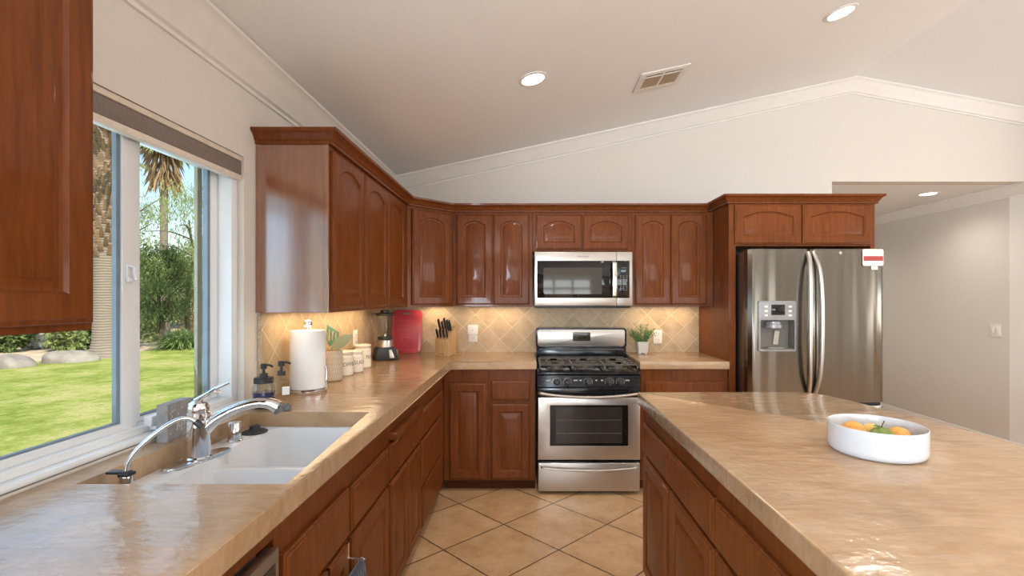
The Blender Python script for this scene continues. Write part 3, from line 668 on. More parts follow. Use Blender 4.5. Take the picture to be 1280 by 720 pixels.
# blender
t = thing('blender', 'black and steel countertop blender with a clear jar', 'blender', (-1.10, 3.665, CZ1), math.radians(25))
mm = Mesh(); mm.prism([(-.085,0),(.085,0),(.092,.008),(.070,.085),(.055,.100),(-.055,.100),(-.070,.085),(-.088,.010)], -.082, .075, 'y', .008, 3)
mm.obj('motor_base', M['blackplastic'], t)
mm = Mesh(); v = mm.box(-.060, .060, -.006, .004, .0, .066, .003); mm.xf(v, Matrix.Translation((.052,-.078,.016)) @ Matrix.Rotation(.35, 4, 'Z') @ Matrix.Scale(.62, 4, (1,0,0)) @ Matrix.Rotation(-.12, 4, 'X')); mm.obj('control_plate', M['steel'], t)
mm = Mesh(); mm.lathe([(.062,.099),(.062,.104),(.060,.108),(.060,.150),(.056,.154)], 40); mm.obj('collar', M['steel'], t)
mm = Mesh(); mm.lathe([(.054,.154),(.056,.158),(.056,.172),(.054,.175)], 40); mm.obj('blade_ring', M['blackplastic'], t)
mm = Mesh(); mm.lathe([(.050,.1755),(.056,.190),(.066,.320),(.0665,.338),(.064,.338),(.0632,.320),(.053,.192),(.045,.180),(0,.180)], 40, caps=False); mm.obj('jar', M['jar'], t)
mm = Mesh()
for k in range(4):
    v = mm.box(0, .032, -.005, .005, -.001, .001); mm.xf(v, Matrix.Translation((0,0,.194)) @ Matrix.Rotation(k*PI/2, 4, 'Z') @ Matrix.Rotation(-.35 if k % 2 else .25, 4, 'Y'))
mm.lathe([(.012,.181),(.010,.196),(0,.198)], 16); mm.obj('blades', M['chrome'], t)
mm = Mesh(); mm.lathe([(.068,.3385),(.069,.342),(.069,.354),(.060,.360),(.034,.362),(.034,.376),(.030,.380),(0,.380)], 40); v = mm.box(-.095, -.05, -.012, .012, .345, .357, .003); mm.obj('lid', M['blackplastic'], t)
mm = Mesh(); mm.tube(spline([(-.060,0,.345),(-.098,0,.335),(-.100,0,.26),(-.086,0,.205),(-.055,0,.192)], 5), .008, 10, .7); mm.obj('handle', M['jar'], t)

# cutting board leaning into the corner
t = thing('cutting_board', 'red plastic cutting board leaning in the corner behind the blender', 'cutting board', (-1.055, 4.093, CZ1), 0)
mm = Mesh(); mm.prism(rrect(-.135, .135, 0, .375, .045, 8), -.005, .005, 'y', .003, 2); me = bm_mesh(mm)
c = Mesh(); c.prism(rrect(-.035, .035, .335, .352, .008, 4), -.02, .02, 'y'); me = boolean(me, [bm_mesh(c)])
Mt = Matrix.Translation((0, -.012, .001)) @ Matrix.Rotation(-.20, 4, 'X'); me.transform(Mt); mobj('board', me, M['red'], t, None, 35)
mm = Mesh(); mm.tube([Vector(p) for p in [(-.11,-.0052,.03),(-.11,-.0052,.31),(.11,-.0052,.31),(.11,-.0052,.03),(-.11,-.0052,.03)]], .0018, 6)
for z in (.20,.24,.28): mm.box(-.07, .07, -.0062, -.0048, z-.004, z+.004)
mm.tube([(-.05,-.0052,.13),(.05,-.0052,.13),(0,-.0052,.06),(-.05,-.0052,.13)], .0035, 6)
v = list(mm.bm.verts); mm.xf(v, Mt); mm.obj('moulded_ribs', simple('light_red_plastic', (.68,.12,.12), .3), t)

# knife block
t = thing('knife_block', 'light wood knife block full of black-handled knives in the corner', 'knife block', (-.690, 3.955, CZ1), math.radians(-14))
lw = wood_mat('light_beech', (.42,.235,.10), (.60,.38,.19), (9,9,1.2), .45)
mm = Mesh(); mm.prism([(-.055,0),(.085,0),(.085,.165),(.060,.235),(-.055,.130)], -.066, .066, 'x', .004, 2); mm.obj('block', lw, t)
mm = Mesh(); mm.box(-.018, .018, -.0565, -.0545, .012, .018); mm.obj('mark', M['ink'], t)
def knife(x, u, L, w_):
    """handle leaving the sloped top of the block; u = 0 front .. 1 back"""
    k = bpy.data.objects.new('knife', None); COL.objects.link(k); k.parent = t
    y = -.055+.115*u; z = .130+.105*u; d = Vector((0, -.45, .89)).normalized()
    mm = Mesh(); v = mm.prism(rrect(-w_*.45, w_*.45, -w_, w_, w_*.4, 3), 0, L, 'z', .002, 1)
    mm.xf(v, Matrix.Translation(Vector((x, y, z))+d*.010) @ Matrix.Rotation(.47, 4, 'X')); mm.obj('handle', M['blackplastic'], k)
    mm = Mesh(); v = mm.box(-w_*.35, w_*.35, -w_*.9, w_*.9, -.02, .012); mm.xf(v, Matrix.Translation(Vector((x, y, z))) @ Matrix.Rotation(.47, 4, 'X')); mm.obj('bolster', M['chrome'], k)
i = 0
kn_root = t
for x in (-.044, -.016, .014, .042): 
    kk = knife(x, .14, .072, .0125)
for x, L in ((-.045,.105), (-.018,.085), (.008,.115), (.030,.100), (.050,.095)):
    knife(x, .62, L, .0135)
kids = [o for o in t.children if o.name.startswith('knife') and o.type == 'EMPTY']
bpy.context.view_layer.update()
where = ['front row, far left', 'front row, second from left', 'front row, third from left', 'front row, far right', 'back row, far left', 'back row, second from left', 'tall one in the middle of the back row', 'back row, second from right', 'back row, far right']
for o, wv in zip(kids, where):                        # knives stand in the block, so each is its own thing
    mw = t.matrix_world.copy(); o.parent = None; o.matrix_world = mw
    tag(o, 'black-handled knife in the light wood block, '+wv, 'knife', 'knives in the wood block')

# electrical plates
def outlet(label, loc, rotz, plug=False, name='outlet', cat='outlet', slots='outlet', w_=.076, h_=.120):
    t = thing(name, label, cat, loc, rotz)
    mm = Mesh(); mm.prism(rrect(-w_/2, w_/2, -h_/2, h_/2, .005, 3), -.006, 0, 'y', .002, 2); mm.obj('cover_plate', M['plate'], t)
    if slots == 'outlet':
        for z in (.027, -.027):
            mm = Mesh(); mm.prism(rrect(-.0165,.0165,z-.018,z+.018,.010,4), -.0078, -.0058, 'y', .0008, 1); mm.obj('receptacle', M['plate'], t)
            if not (plug and z > 0):
                mm = Mesh(); mm.box(-.009,-.0065,-.0083,-.0076,z-.001,z+.009); mm.box(.0065,.009,-.0083,-.0076,z-.001,z+.008); mm.lathe([(.0027,0),(.0027,.0006)], 10, (0,-.0077,z-.009), Matrix.Rotation(PI/2, 3, 'X')); mm.obj('slots', M['ink'], t)
    elif slots == 'switch':
        for x in (-.023, .023):
            mm = Mesh(); v = mm.box(x-.016, x+.016, -.0095, -.005, -.033, .033, .0015); mm.obj('rocker', M['plate'], t)
    return t
yo = YB-.0125
o1 = P(591.5, 418, yo); outlet('ivory wall outlet on the backsplash right of the knife block', (o1.x, yo, o1.z-.005), 0, True)
t = thing('plug_in_freshener', 'white plug-in air freshener in the outlet beside the knife block', 'air freshener', (o1.x, yo-.0082, o1.z+.040))
mm = Mesh(); mm.prism(rrect(-.045,.045,-.042,.046,.012,4), -.034, 0, 'y', .006, 3); mm.obj('housing', M['white'], t)
mm = Mesh(); mm.lathe([(.004,0),(.004,.001),(0,.001)], 12, (0,-.034,.0), Matrix.Rotation(PI/2, 3, 'X')); mm.obj('vent_dot', M['redink'], t)
o2 = P(822, 421, yo); outlet('ivory wall outlet on the backsplash behind the potted plant', (o2.x, yo, o2.z), 0)
outlet('cream wall outlet on the left backsplash behind the canisters', (WX+.0125, 3.36, 1.165), PI/2)
o3 = P(1244, 413, HRX*F/584); outlet('white double rocker light switch on the far passage wall', (HRX-.0005, o3.y, o3.z), -PI/2, name='light_switch', cat='light switch', slots='switch', w_=.118, h_=.120)

# potted plant
t = thing('potted_plant', 'small leafy green plant in a square white pot right of the range', 'plant', (.972, 4.055, CZ1))
mm = Mesh()
for k, (za, zb) in enumerate(((.004, .100),)):
    a = rrect(-.040,.040,-.040,.040,.010,4); b = rrect(-.052,.052,-.052,.052,.012,4)
    ra = [mm.bm.verts.new((x,y,.010)) for x,y in a]; rb = [mm.bm.verts.new((x,y,.104)) for x,y in b]; rc = [mm.bm.verts.new((x*.92,y*.92,.104)) for x,y in b]; rd = [mm.bm.verts.new((x*.90,y*.90,.088)) for x,y in b]
    for p_, q_ in ((ra,rb),(rb,rc),(rc,rd)):
        for i in range(len(p_)): mm.bm.faces.new((p_[i], p_[(i+1)%len(p_)], q_[(i+1)%len(p_)], q_[i]))
    mm.bm.faces.new(ra); mm.bm.faces.new(rd)
for x in (-.026,.026):
    for y in (-.026,.026): mm.lathe([(.009,0),(.010,.011)], 10, (x,y,0))
mm.obj('pot', simple('white_pot', (.72,.66,.58), .4, var=.03), t)
rs = random.Random(5); mm = Mesh(); lf = Mesh()
for k in range(46):
    a = rs.uniform(0, 2*PI); lean = rs.uniform(.05, 1.0)**.8; Ln = rs.uniform(.09, .17)*(1-.1*lean)
    pts = [Vector((0,0,.088))]; dirv = Vector((math.cos(a)*lean, math.sin(a)*lean*.8, 1.1)).normalized(); p = Vector((math.cos(a)*.02, math.sin(a)*.02, .086)); pts = [p.copy()]
    for j in range(6):
        dirv = (dirv+Vector((0,0,-.10*lean))).normalized(); p = p+dirv*Ln/6
        if p.y > .105: p.y = .105
        pts.append(p.copy())
    mm.tube(pts, .0011, 4)
    for j in range(1, 7):
        for sd in (-1, 1):
            s_ = rs.uniform(.006, .0115); c0 = pts[j]; d2 = Vector((rs.uniform(-1,1), rs.uniform(-1,.7), rs.uniform(-.2,.9))).normalized(); sidev = d2.cross(Vector((rs.uniform(-.4,.4),-.6,.6))).normalized()
            qv = [c0, c0+d2*s_+sidev*s_*.6, c0+d2*s_*2.1, c0+d2*s_-sidev*s_*.6]
            lf.bm.faces.new([lf.bm.verts.new(x) for x in qv])
mm.obj('stems', simple('plant_stem', (.10,.16,.05), .6), t)
pl = simple('plant_leaf', (.085,.20,.055), .45, var=.5, scale=60); o = lf.obj('foliage', pl, t, None, 0, False)

# bowl of fruit on the island
BX, BY = 1.067, 1.46
t = thing('serving_bowl', 'white straight-sided round bowl of fruit on the island', 'bowl', (BX, BY, CZ1))
mm = Mesh(); mm.lathe([(0,.002),(.112,.0005),(.120,.003),(.127,.012),(.128,.022),(.128,.084),(.1265,.086),(.1245,.0855),(.1235,.082),(.1230,.020),(.114,.009),(0,.008)], 72, caps=False); mm.obj('bowl', simple('bowl_glaze', (.60,.605,.63), .15, var=.01, coat=.4, coatr=.04), t)
org = simple('orange_peel', (.75,.36,.07), .4, var=.1, scale=90, bump=.25); yel = simple('yellow_peel', (.76,.47,.12), .38, var=.1, scale=90, bump=.2); grn = simple('green_peel', (.22,.30,.06), .4, var=.2)
def fruit(name, label, x, y, r, m, stretch=1.0, group=None):
    t = thing(name, label, name, (BX+x, BY+y, CZ1+.0085), 0, None)
    mm = Mesh(); pr = [(0,0)]+[(r*math.sin(PI*k/14), r-r*math.cos(PI*k/14)) for k in range(1,14)]+[(.004, 2*r-.001), (0, 2*r-.003)]
    mm.lathe(pr, 28); mm.obj('skin', m, t); return t
fruit('orange', 'round orange at the back left of the white bowl', -.038, .046, .0365, org)
fruit('orange', 'round orange at the right side of the white bowl', .066, -.006, .0345, org)
fruit('peach', 'yellow peach in the centre right of the white bowl', .020, .058, .0345, yel) if False else None
fruit('lemon', 'yellow lemon deep at the left of the white bowl', -.082, -.012, .031, yel)
fruit('lemon', 'yellow lemon at the far side of the white bowl behind the stem', .040, .076, .029, yel)
t = fruit('apple', 'green apple with a dark stem in the middle of the white bowl', .004, -.018, .036, grn)
mm = Mesh(); mm.tube(spline([(0,0,.068),(.003,.001,.078),(.010,.002,.090)], 4), .0016, 6); mm.obj('stem', simple('dark_stem', (.06,.035,.02), .7), t)
mm = Mesh(); a = [mm.bm.verts.new(p) for p in ((0,0,.072),(-.012,-.006,.078),(-.030,-.004,.076),(-.014,.007,.079))]; mm.bm.faces.new(a); mm.obj('leaf', pl, t, None, 0, False)

# over-door towel bar with a towel
t = thing('towel_bar', 'small over-the-door chrome towel bar on the sink cabinet door', 'towel bar', (-.6165, 1.57, .612))
for y in (-.10, .06):
    mm = Mesh(); mm.box(-.018, .002, y-.007, y+.007, -.0012, .0004); mm.box(.0008, .0024, y-.007, y+.007, -.055, .0004)
    mm.tube(spline([(.002,y,-.050),(.020,y,-.052),(.048,y,-.052),(.056,y,-.060)], 4), .004, 8); mm.obj('hook', M['chrome'], t)
mm = Mesh(); mm.tube([(.052,-.115,-.0585),(.052,.075,-.0585)], .005, 10); mm.obj('bar', M['chrome'], t)
mm = Mesh(); N = 24; rings = []
for k in range(N+1):
    y = -.085+.125*k/N; wv = .006*math.sin(k*1.7)
    rings.append([mm.bm.verts.new(p) for p in ((.034+wv*.4,y,-.30),(.040+wv*.5,y,-.16),(.0435,y,-.07),(.047,y,-.0525),(.052,y,-.0495),(.058,y,-.0525),(.062,y,-.07),(.066+wv,y,-.16),(.068+wv*1.5,y,-.34))])
for a, b in zip(rings, rings[1:]):
    for i in range(8): mm.bm.faces.new((a[i], b[i], b[i+1], a[i+1]))
o = mm.obj('hand_towel', M['towel'], None, (-.6165, 1.57, .612), 60)
md = o.modifiers.new('thick', 'SOLIDIFY'); md.thickness = .005; md.offset = 1
tag(o, 'dark navy towel folded over the bar on the sink cabinet door', 'towel')
# ------------------------------------------------------------------ appliances
t = thing('dishwasher', 'stainless dishwasher front under the near counter at the lower frame edge', 'dishwasher', (-.634, 1.163, 0), PI/2)
mm = Mesh(); mm.box(-.60, 0, .03, .585, .09, .845, .002); mm.obj('tub', M['darkgrey'], t)
mm = Mesh(); mm.box(-.598, -.002, -.028, .004, .10, .845, .005); mm.obj('door', M['steel'], t)
mm = Mesh(); mm.box(-.575, -.022, -.0295, -.0275, .705, .815, .002); mm.obj('control_panel', M['glassblack'], t)
mm = Mesh(); mm.box(-.598, -.002, .03, .1, 0, .09); mm.obj('toe_kick', M['blackplastic'], t)

# gas range
t = thing('gas_range', 'stainless and black gas range between the base cabinets', 'range', (.449, 3.55, 0))
W = .381
mm = Mesh(); mm.box(-W+.001, W-.001, 0, .62, .03, .893, .003); mm.obj('body', M['black'], t)
mm = Mesh()
for x in (-.34,.34):
    for y in (.04,.58): mm.lathe([(.018,0),(.018,.031)], 12, (x,y,0))
mm.obj('feet', M['blackplastic'], t)
def curved_handle(name, y0, z, half, sag, m, parent, r=.013, out=.045):
    mm = Mesh(); pts = [(-half, y0, z+sag*.6)]
    for k in range(15):
        u = -1+2*k/14; pts.append((half*.985*u, y0-out*(1-.25*u*u), z+sag*(u*u)*.9-sag*.2))
    pts.append((half, y0, z+sag*.6))
    mm.tube(spline(pts, 3), r, 12, .8); return mm.obj(name, m, parent)
# storage drawer
d_ = bpy.data.objects.new
mm = Mesh(); mm.box(-W+.006, W-.006, -.045, -.001, .028, .238, .006, 3); dr = mm.obj('drawer', M['steel'], t)
curved_handle('handle', -.045, .198, .345, .018, M['steel'], dr, .011, .034)
# oven door with window
mm = Mesh(); mm.box(-W+.004, W-.004, -.050, -.001, .262, .722, .006, 3); me = bm_mesh(mm)
c = Mesh(); c.prism(rrect(-.288, .288, .365, .665, .006, 3), -.06, -.040, 'y'); me = boolean(me, [bm_mesh(c)])
dr = mobj('oven_door', me, M['steel'], t, None, 35)
mm = Mesh(); mm.prism(rrect(-.2875, .2875, .3655, .6645, .006, 3), -.0485, -.0405, 'y', .001, 1); mm.obj('door_window', M['glassblack'], dr)
mm = Mesh(); mm.prism(rrect(-.245, .245, .385, .650, .012, 4), -.0490, -.0482, 'y'); mm.obj('window_screen', simple('oven_glass_brown', (.035,.028,.024), .06, var=.2), dr)
mm = Mesh()
for z in (.458, .555): mm.tube([(-.24,-.0495,z),(.24,-.0495,z)], .0016, 6)
mm.obj('oven_rack', simple('dim_rack', (.16,.145,.13), .4), dr)
mm = Mesh(); mm.box(-W+.004, W-.004, -.048, -.001, .7225, .792, .004); mm.obj('door_top_trim', M['black'], dr)
curved_handle('handle', -.050, .738, .365, .028, M['steel'], dr, .0145, .048)
# control panel, slanted, with knobs
mm = Mesh(); mm.prism([(-.001,.793),(-.046,.793),(-.050,.800),(-.036,.880),(-.001,.888)], -W+.006, W-.006, 'x', .003, 2); cp = mm.obj('control_panel', M['black'], t)
mk = Mesh()
for x in (-.238, -.158, -.006, .150, .231):
    mm = Mesh(); R = Matrix.Rotation(PI/2-.17, 3, 'X')
    mm.lathe([(.024,0),(.024,.006),(.019,.009),(.017,.024),(.014,.027),(0,.027)], 24, (0,0,0), R)
    v = mm.box(-.005,.005,-.021,.021,.010,.034,.003); mm.xf(v, R.to_4x4())
    mm.obj('knob', M['blackplastic'], t, (x, -.0445, .832))
    for a in range(9):
        th = PI*(-.1+1.2*a/8); v = mk.box(-.0016,.0016,-.0004,.0002,-.003,.003); mk.xf(v, Matrix.Translation((x+.031*math.cos(th), -.0445+.0052*0-.00, .836+.031*math.sin(th)*.9)) @ Matrix.Rotation(.17, 4, 'X'))
for x, wd in ((-.300,.034),(-.098,.030),(-.062,.016),(.055,.014),(.096,.016),(.284,.030)):
    v = mk.box(-wd/2, wd/2, -.0004, .0002, -.0035, .0035); mk.xf(v, Matrix.Translation((x, -.0432, .846)) @ Matrix.Rotation(-.17, 4, 'X'))
for v in mk.bm.verts: v.co.y = -.0505+(v.co.z-.800)*.175-.0006+(v.co.y+.0445)*.05
mk.obj('dial_marks', simple('pale_marking', (.50,.48,.45), .5), t, None, 0)
# cooktop
mm = Mesh(); mm.prism([(-.046,.888),(-.052,.893),(-.050,.905),(-.030,.912),(.46,.916),(.475,.93),(.475,.888)], -W, W, 'x', .003, 2); mm.obj('cooktop', M['black'], t)
for bx, by, br in ((-.235,.09,.045),(.235,.09,.05),(-.235,.33,.04),(.235,.33,.036),(0,.21,.055)):
    mm = Mesh(); mm.lathe([(br+.022,.914),(br+.018,.918),(br*.9,.919),(br*.85,.928),(br,.929),(br,.936),(br-.006,.939),(0,.939)], 28); mm.obj('burner', M['iron'], t, (bx, by, 0))
def grate(x0, x1, name='grate'):
    mm = Mesh(); z = .952; y0, y1 = -.012, .435; xm = (x0+x1)/2; r = .0058
    def bar(pts): mm.tube(spline(pts, 4) if len(pts) > 2 else pts, r, 8)
    for x in (x0, x1): bar([(x,y0,.920),(x,y0+.012,z),(x,y1-.012,z),(x,y1,.920)])
    for y in (y0+.02, (y0+y1)/2, y1-.02): bar([(x0,y,z),(x1,y,z)])
    for yc in (.09, .33):
        for sx in (-1, 1):
            bar([(xm+sx*(x1-x0)*.5, yc, z), (xm+sx*.045, yc, z+.003), (xm+sx*.028, yc, z-.004)])
            for sy in (-1, 1): bar([(xm+sx*(x1-x0)*.30, yc+sy*.095, z), (xm+sx*.055, yc+sy*.05, z+.004), (xm+sx*.03, yc+sy*.025, z)])
    return mm.obj(name, M['iron'], t)
grate(-.360, -.122); grate(-.116, .116); grate(.122, .360)
# backguard
mm = Mesh(); mm.box(-W+.004, W-.004, .455, .620, .90, 1.045, .006); mm.obj('rear_vent', M['black'], t)
mm = Mesh()
for z in (.955, 1.018): mm.box(-.355, .355, .452, .456, z, z+.007)
mm.obj('vent_slots', M['iron'], t)
mm = Mesh(); mm.prism(rrect(-W-.002, W+.002, 1.030, 1.200, .022, 5), .470, .628, 'y', .006, 3); bgd = mm.obj('backguard', M['black'], t)
mm = Mesh(); mm.prism(rrect(-W+.014, W-.014, 1.048, 1.186, .016, 5), .466, .4725, 'y', .002, 2); mm.obj('backguard_panel', M['steel'], bgd)
mm = Mesh(); mm.prism(rrect(-.072, .078, 1.090, 1.164, .010, 4), .463, .4675, 'y', .002, 2); dp = mm.obj('display_panel', simple('bronze_black', (.05,.04,.025), .15, coat=.3), bgd)
mm = Mesh(); mm.tube([(-.046+.096*k/12, .4600, 1.126-.016*math.sin(PI*k/12)+.014*(k/12)) for k in range(13)], [.003+.010*math.sin(PI*k/12) for k in range(13)], 8, .35); mm.obj('emblem', M['chrome'], dp)
mm = Mesh(); mm.lathe([(.008,0),(.006,.005),(0,.006)], 12, (-.225,.54,1.1995)); mm.obj('top_screw', M['blackplastic'], bgd)

# over-the-range microwave
t = thing('microwave', 'stainless over-the-range microwave with dark glass door under short cabinet', 'microwave', (.431, 3.735, 1.392))
hw = .381; H = .420
mm = Mesh(); mm.box(-hw+.002, hw-.002, .0, YB-3.735-.013, 0, H, .003); mm.obj('body', M['darkgrey'], t)
mm = Mesh(); mm.box(-hw+.006, hw-.006, .006, .30, -.018, 0, .002); mm.obj('underside', M['blackplastic'], t)
xs_ = -hw+.762*(797-58)/880                        # split between door and control side
gx0, gx1, gz0, gz1 = -hw+.762*24/880, xs_, H-.42*412/482, H-.42*79/482
mm = Mesh(); mm.box(-hw, xs_-.0015, -.032, -.001, 0, H, .003); me = bm_mesh(mm); c = Mesh(); c.box(gx0, xs_+.05, -.05, -.028, gz0, gz1); me = boolean(me, [bm_mesh(c)]); dr = mobj('door', me, M['steel'], t, None, 35)
mm = Mesh(); mm.box(gx0+.0005, xs_-.002, -.0315, -.0285, gz0+.0005, gz1-.0005, .001); mm.obj('door_glass', M['glassblack'], dr)
mm = Mesh(); mm.prism(rrect(gx0+.05, xs_-.115, gz0+.030, gz1-.055, .012, 4), -.0322, -.0314, 'y')
q = Nodes('oven_mesh_glass'); vv = q.coord('Object', (1,1,1)); vo = q.n('ShaderNodeTexVoronoi'); vo.inputs['Scale'].default_value = 260; vo.inputs['Randomness'].default_value = 0; q.l(vv, vo.inputs['Vector'])
q.base(q.ramp(vo.outputs['Distance'], ((.3, (.012,.011,.010)), (.5, (.06,.053,.045))))); q.set(rough=.04, spec=.45)
mm.obj('window_mesh', q.m, dr)
hx = -hw+.762*(774-58)/880
mm = Mesh(); mm.prism([(-.030,gz0+.002),(-.060,gz0+.018),(-.072,(gz0+gz1)/2),(-.060,gz1-.018),(-.030,gz1-.002),(-.030,gz1-.022),(-.050,gz1-.036),(-.059,(gz0+gz1)/2),(-.050,gz0+.036),(-.030,gz0+.022)], hx-.017, hx+.017, 'x', .004, 2)
mm.obj('handle', steel('handle_steel', (1,1,40), (.66,.63,.58), .14), dr)
mm = Mesh(); mm.box(xs_+.0015, hw, -.032, -.001, 0, H, .003); cp = mm.obj('control_side', M['steel'], t)
mm = Mesh(); cx0, cx1 = xs_+.002, -hw+.762*854/880; mm.box(cx0, cx1, -.0335, -.031, gz0, gz1, .001); kp = mm.obj('keypad', M['glassblack'], cp)
mm = Mesh(); mm.box(cx0+.032, cx1-.03, -.0342, -.0334, gz1-.088, gz1-.072); mm.obj('clock_display', emit('clock_blue', (.45,.6,.75), .35), kp)
bt = Mesh(); rs = random.Random(2)
for r_ in range(9):
    for c_ in range(3):
        x = cx0+.028+.024*c_; z = gz1-.118-.0135*r_
        bt.box(x-.006, x+.006, -.0338, -.0333, z-.0022, z+.0022)
bt.box(cx0+.036, cx1-.022, -.0338, -.0333, gz1-.058, gz1-.054)
bt.obj('keypad_legends', simple('key_legend', (.22,.22,.23), .5), kp, None, 0)
me = text_mesh('Whirlpool', .021, .0003); me.transform(Matrix.Translation((-.004, -.0326, H-.036)) @ Matrix.Rotation(PI/2, 4, 'X')); mobj('brand_lettering', me, simple('badge_grey', (.16,.14,.12), .4), dr, None, 0)

# refrigerator
fx0, fx1, fy = 1.568, 2.534, 3.38
FW = (fx1-fx0)/2; FXC = (fx0+fx1)/2
t = thing('refrigerator', 'tall stainless french-door refrigerator with ice and water dispenser', 'refrigerator', (FXC, fy, 0))
mm = Mesh(); mm.box(-FW+.006, FW-.006, .085, .79, .03, 1.785, .004); mm.obj('body', M['steelside'], t)
mm = Mesh()
for x in (-.42,.42):
    for y in (.14,.72): mm.lathe([(.022,0),(.022,.032)], 12, (x,y,0))
mm.obj('feet', M['blackplastic'], t)
xsplit = 2.0-FXC
def curved_door(x0, x1, z0, z1):
    """plan section gently bowed, edges rolled"""
    top = []; N = 18
    for k in range(N+1):
        u = k/N; x = x0+(x1-x0)*u; e = min(u, 1-u)*(x1-x0); roll = .020*max(0, 1-e/.022)**2
        bow = .012*(1-(x/FW)**2)
        top.append((x, -bow+roll))
    poly = [(x0, .078)] + top + [(x1, .078)]
    mm = Mesh(); mm.prism(poly[::-1], z0, z1, 'z', .004, 2); return bm_mesh(mm)
gap = .003
me = curved_door(-FW, xsplit-gap, .712, 1.800)
dx0, dx1, dz0, dz1 = P(947,0,fy).x-FXC, P(993.5,0,fy).x-FXC, 1.075, 1.432
zmid = P(0,399,fy).z
c = Mesh(); c.prism(rrect(dx0+.012, dx1-.012, dz0+.012, zmid-.004, .010, 4), -.05, .062, 'y')
me = boolean(me, [bm_mesh(c)])
ld = mobj('door', me, M['steelv'], t, None, 30)
rd = mobj('door', curved_door(xsplit+gap, FW, .712, 1.800), M['steelv'], t, None, 30)
fd = mobj('freezer_drawer', curved_door(-FW, FW, .075, .690), M['steelv'], t, None, 30)
mm = Mesh(); mm.tube(spline([(-.40,-.008,.60),(-.40,-.055,.60),(-.2,-.068,.60),(.2,-.068,.60),(.40,-.055,.60),(.40,-.008,.60)], 5), .013, 12); mm.obj('handle', M['steel'], fd)
mm = Mesh(); mm.box(-FW+.01, FW-.01, .03, .085, .685, .716); mm.obj('door_gasket', M['rubber'], t)
mm = Mesh(); mm.box(-FW+.02, FW-.02, .02, .09, .02, .075, .003); mm.obj('kick_grille', M['darkgrey'], t)
for s_, par in ((-1, ld), (1, rd)):
    x = xsplit+s_*.030
    mm = Mesh(); mm.tube(spline([(x-s_*.012,-.010,1.775),(x-s_*.008,-.034,1.735),(x+s_*.004,-.062,1.64),(x+s_*.010,-.076,1.45),(x+s_*.011,-.078,1.25),(x+s_*.010,-.074,1.05),(x+s_*.004,-.060,.90),(x-s_*.006,-.034,.80),(x-s_*.010,-.010,.765)], 6), .0155, 14)
    mm.obj('handle', M['steel'], par)
# dispenser
frame = Mesh(); frame.prism(rrect(dx0, dx1, dz0, dz1, .012, 4), -.019, -.002, 'y', .002, 2); me = bm_mesh(frame)
c = Mesh(); c.prism(rrect(dx0+.012, dx1-.012, dz0+.012, zmid-.004, .010, 4), -.05, .05, 'y'); me = boolean(me, [bm_mesh(c)])
ds = mobj('dispenser', me, M['midgrey'], ld, None, 35)
mm = Mesh(); xa, xb = dx0+.0125, dx1-.0125; za, zb = dz0+.0125, zmid-.0045
mm.box(xa, xb, .056, .061, za, zb); mm.box(xa, xa+.003, -.004, .058, za, zb); mm.box(xb-.003, xb, -.004, .058, za, zb); mm.box(xa, xb, -.004, .058, zb-.003, zb); mm.box(xa, xb, -.010, .058, za, za+.006)
mm.obj('dispenser_recess', simple('recess_grey', (.16,.145,.12), .35), ds)
xm = (dx0+dx1)/2
mm = Mesh(); mm.lathe([(.052,0),(.058,.006),(.058,.026),(.050,.034),(.050,.05)], 28, (xm-.012,.018,zb-.062)); mm.obj('spout_housing', M['midgrey'], ds)
mm = Mesh(); v = mm.box(-.018,.018,-.003,.003,-.10,0,.003); mm.xf(v, Matrix.Translation((xm+.03,.046,zb-.08)) @ Matrix.Rotation(.12, 4, 'Y')); v = mm.box(-.05,.07,-.012,.03,0,.004,.001); mm.xf(v, Matrix.Translation((xm-.01,.01,za+.008))); mm.obj('paddle', simple('paddle_grey', (.5,.46,.38), .3), ds)
mm = Mesh(); mm.box(xm-.045, xm+.052, -.0205, -.0185, zmid+.030, dz1-.026, .001); mm.obj('display', M['glassblack'], ds)
for sx in (-.085, .085):
    for k in range(3):
        mm = Mesh(); mm.box(xm+sx-.012+.004, xm+sx+.012+.004, -.0212, -.0186, dz1-.040-.031*k-.007, dz1-.040-.031*k+.007, .002); mm.obj('button', M['plate'], ds)
# hinge covers, badge
mm = Mesh(); mm.lathe([(.012,0),(.010,.004),(0,.004)], 20, (.16,-.0105,1.772), Matrix.Rotation(PI/2, 3, 'X')); mm.obj('badge', M['chrome'], rd)
mm = Mesh(); mm.box(-FW+.02, -FW+.11, .03, .14, 1.785, 1.806, .003); mm.obj('hinge_cover', M['darkgrey'], t)
mm = Mesh(); mm.box(FW-.11, FW-.02, .03, .14, 1.785, 1.806, .003); mm.obj('hinge_cover', M['darkgrey'], t)
# notepad held by magnet on the right door
pz1, pz0 = P(0,311.5,fy).z, P(0,332.5,fy).z; px0, px1 = P(1077,0,fy).x, P(1103,0,fy).x
t = thing('magnetic_notepad', 'white magnetic card with a red bar at the top corner of the refrigerator', 'notepad', ((px0+px1)/2, fy-.0005, pz0))
hw_ = (px1-px0)/2; hh = pz1-pz0
yf = -.008
mm = Mesh(); mm.prism(rrect(-hw_, hw_, 0, hh, .012, 4), yf-.003, yf+.004, 'y', .001, 1); mm.obj('card', simple('card_white', (.78,.74,.68), .5, var=.02), t)
mm = Mesh(); mm.box(-hw_+.006, hw_-.004, yf-.0036, yf-.0028, hh*.30, hh*.58); mm.obj('red_bar', M['redink'], t)
mm = Mesh(); mm.box(-.012, .034, yf-.004, yf+.004, -.028, -.001, .003); mm.obj('magnet_clip', M['plate'], t)
mm = Mesh(); mm.box(-hw_-.005, -hw_+.012, yf-.001, yf+.004, .0, .022, .001); mm.box(-hw_-.005, -hw_+.003, yf-.001, yf+.004, .0, hh-.01, .001); mm.obj('backing', M['blackplastic'], t)

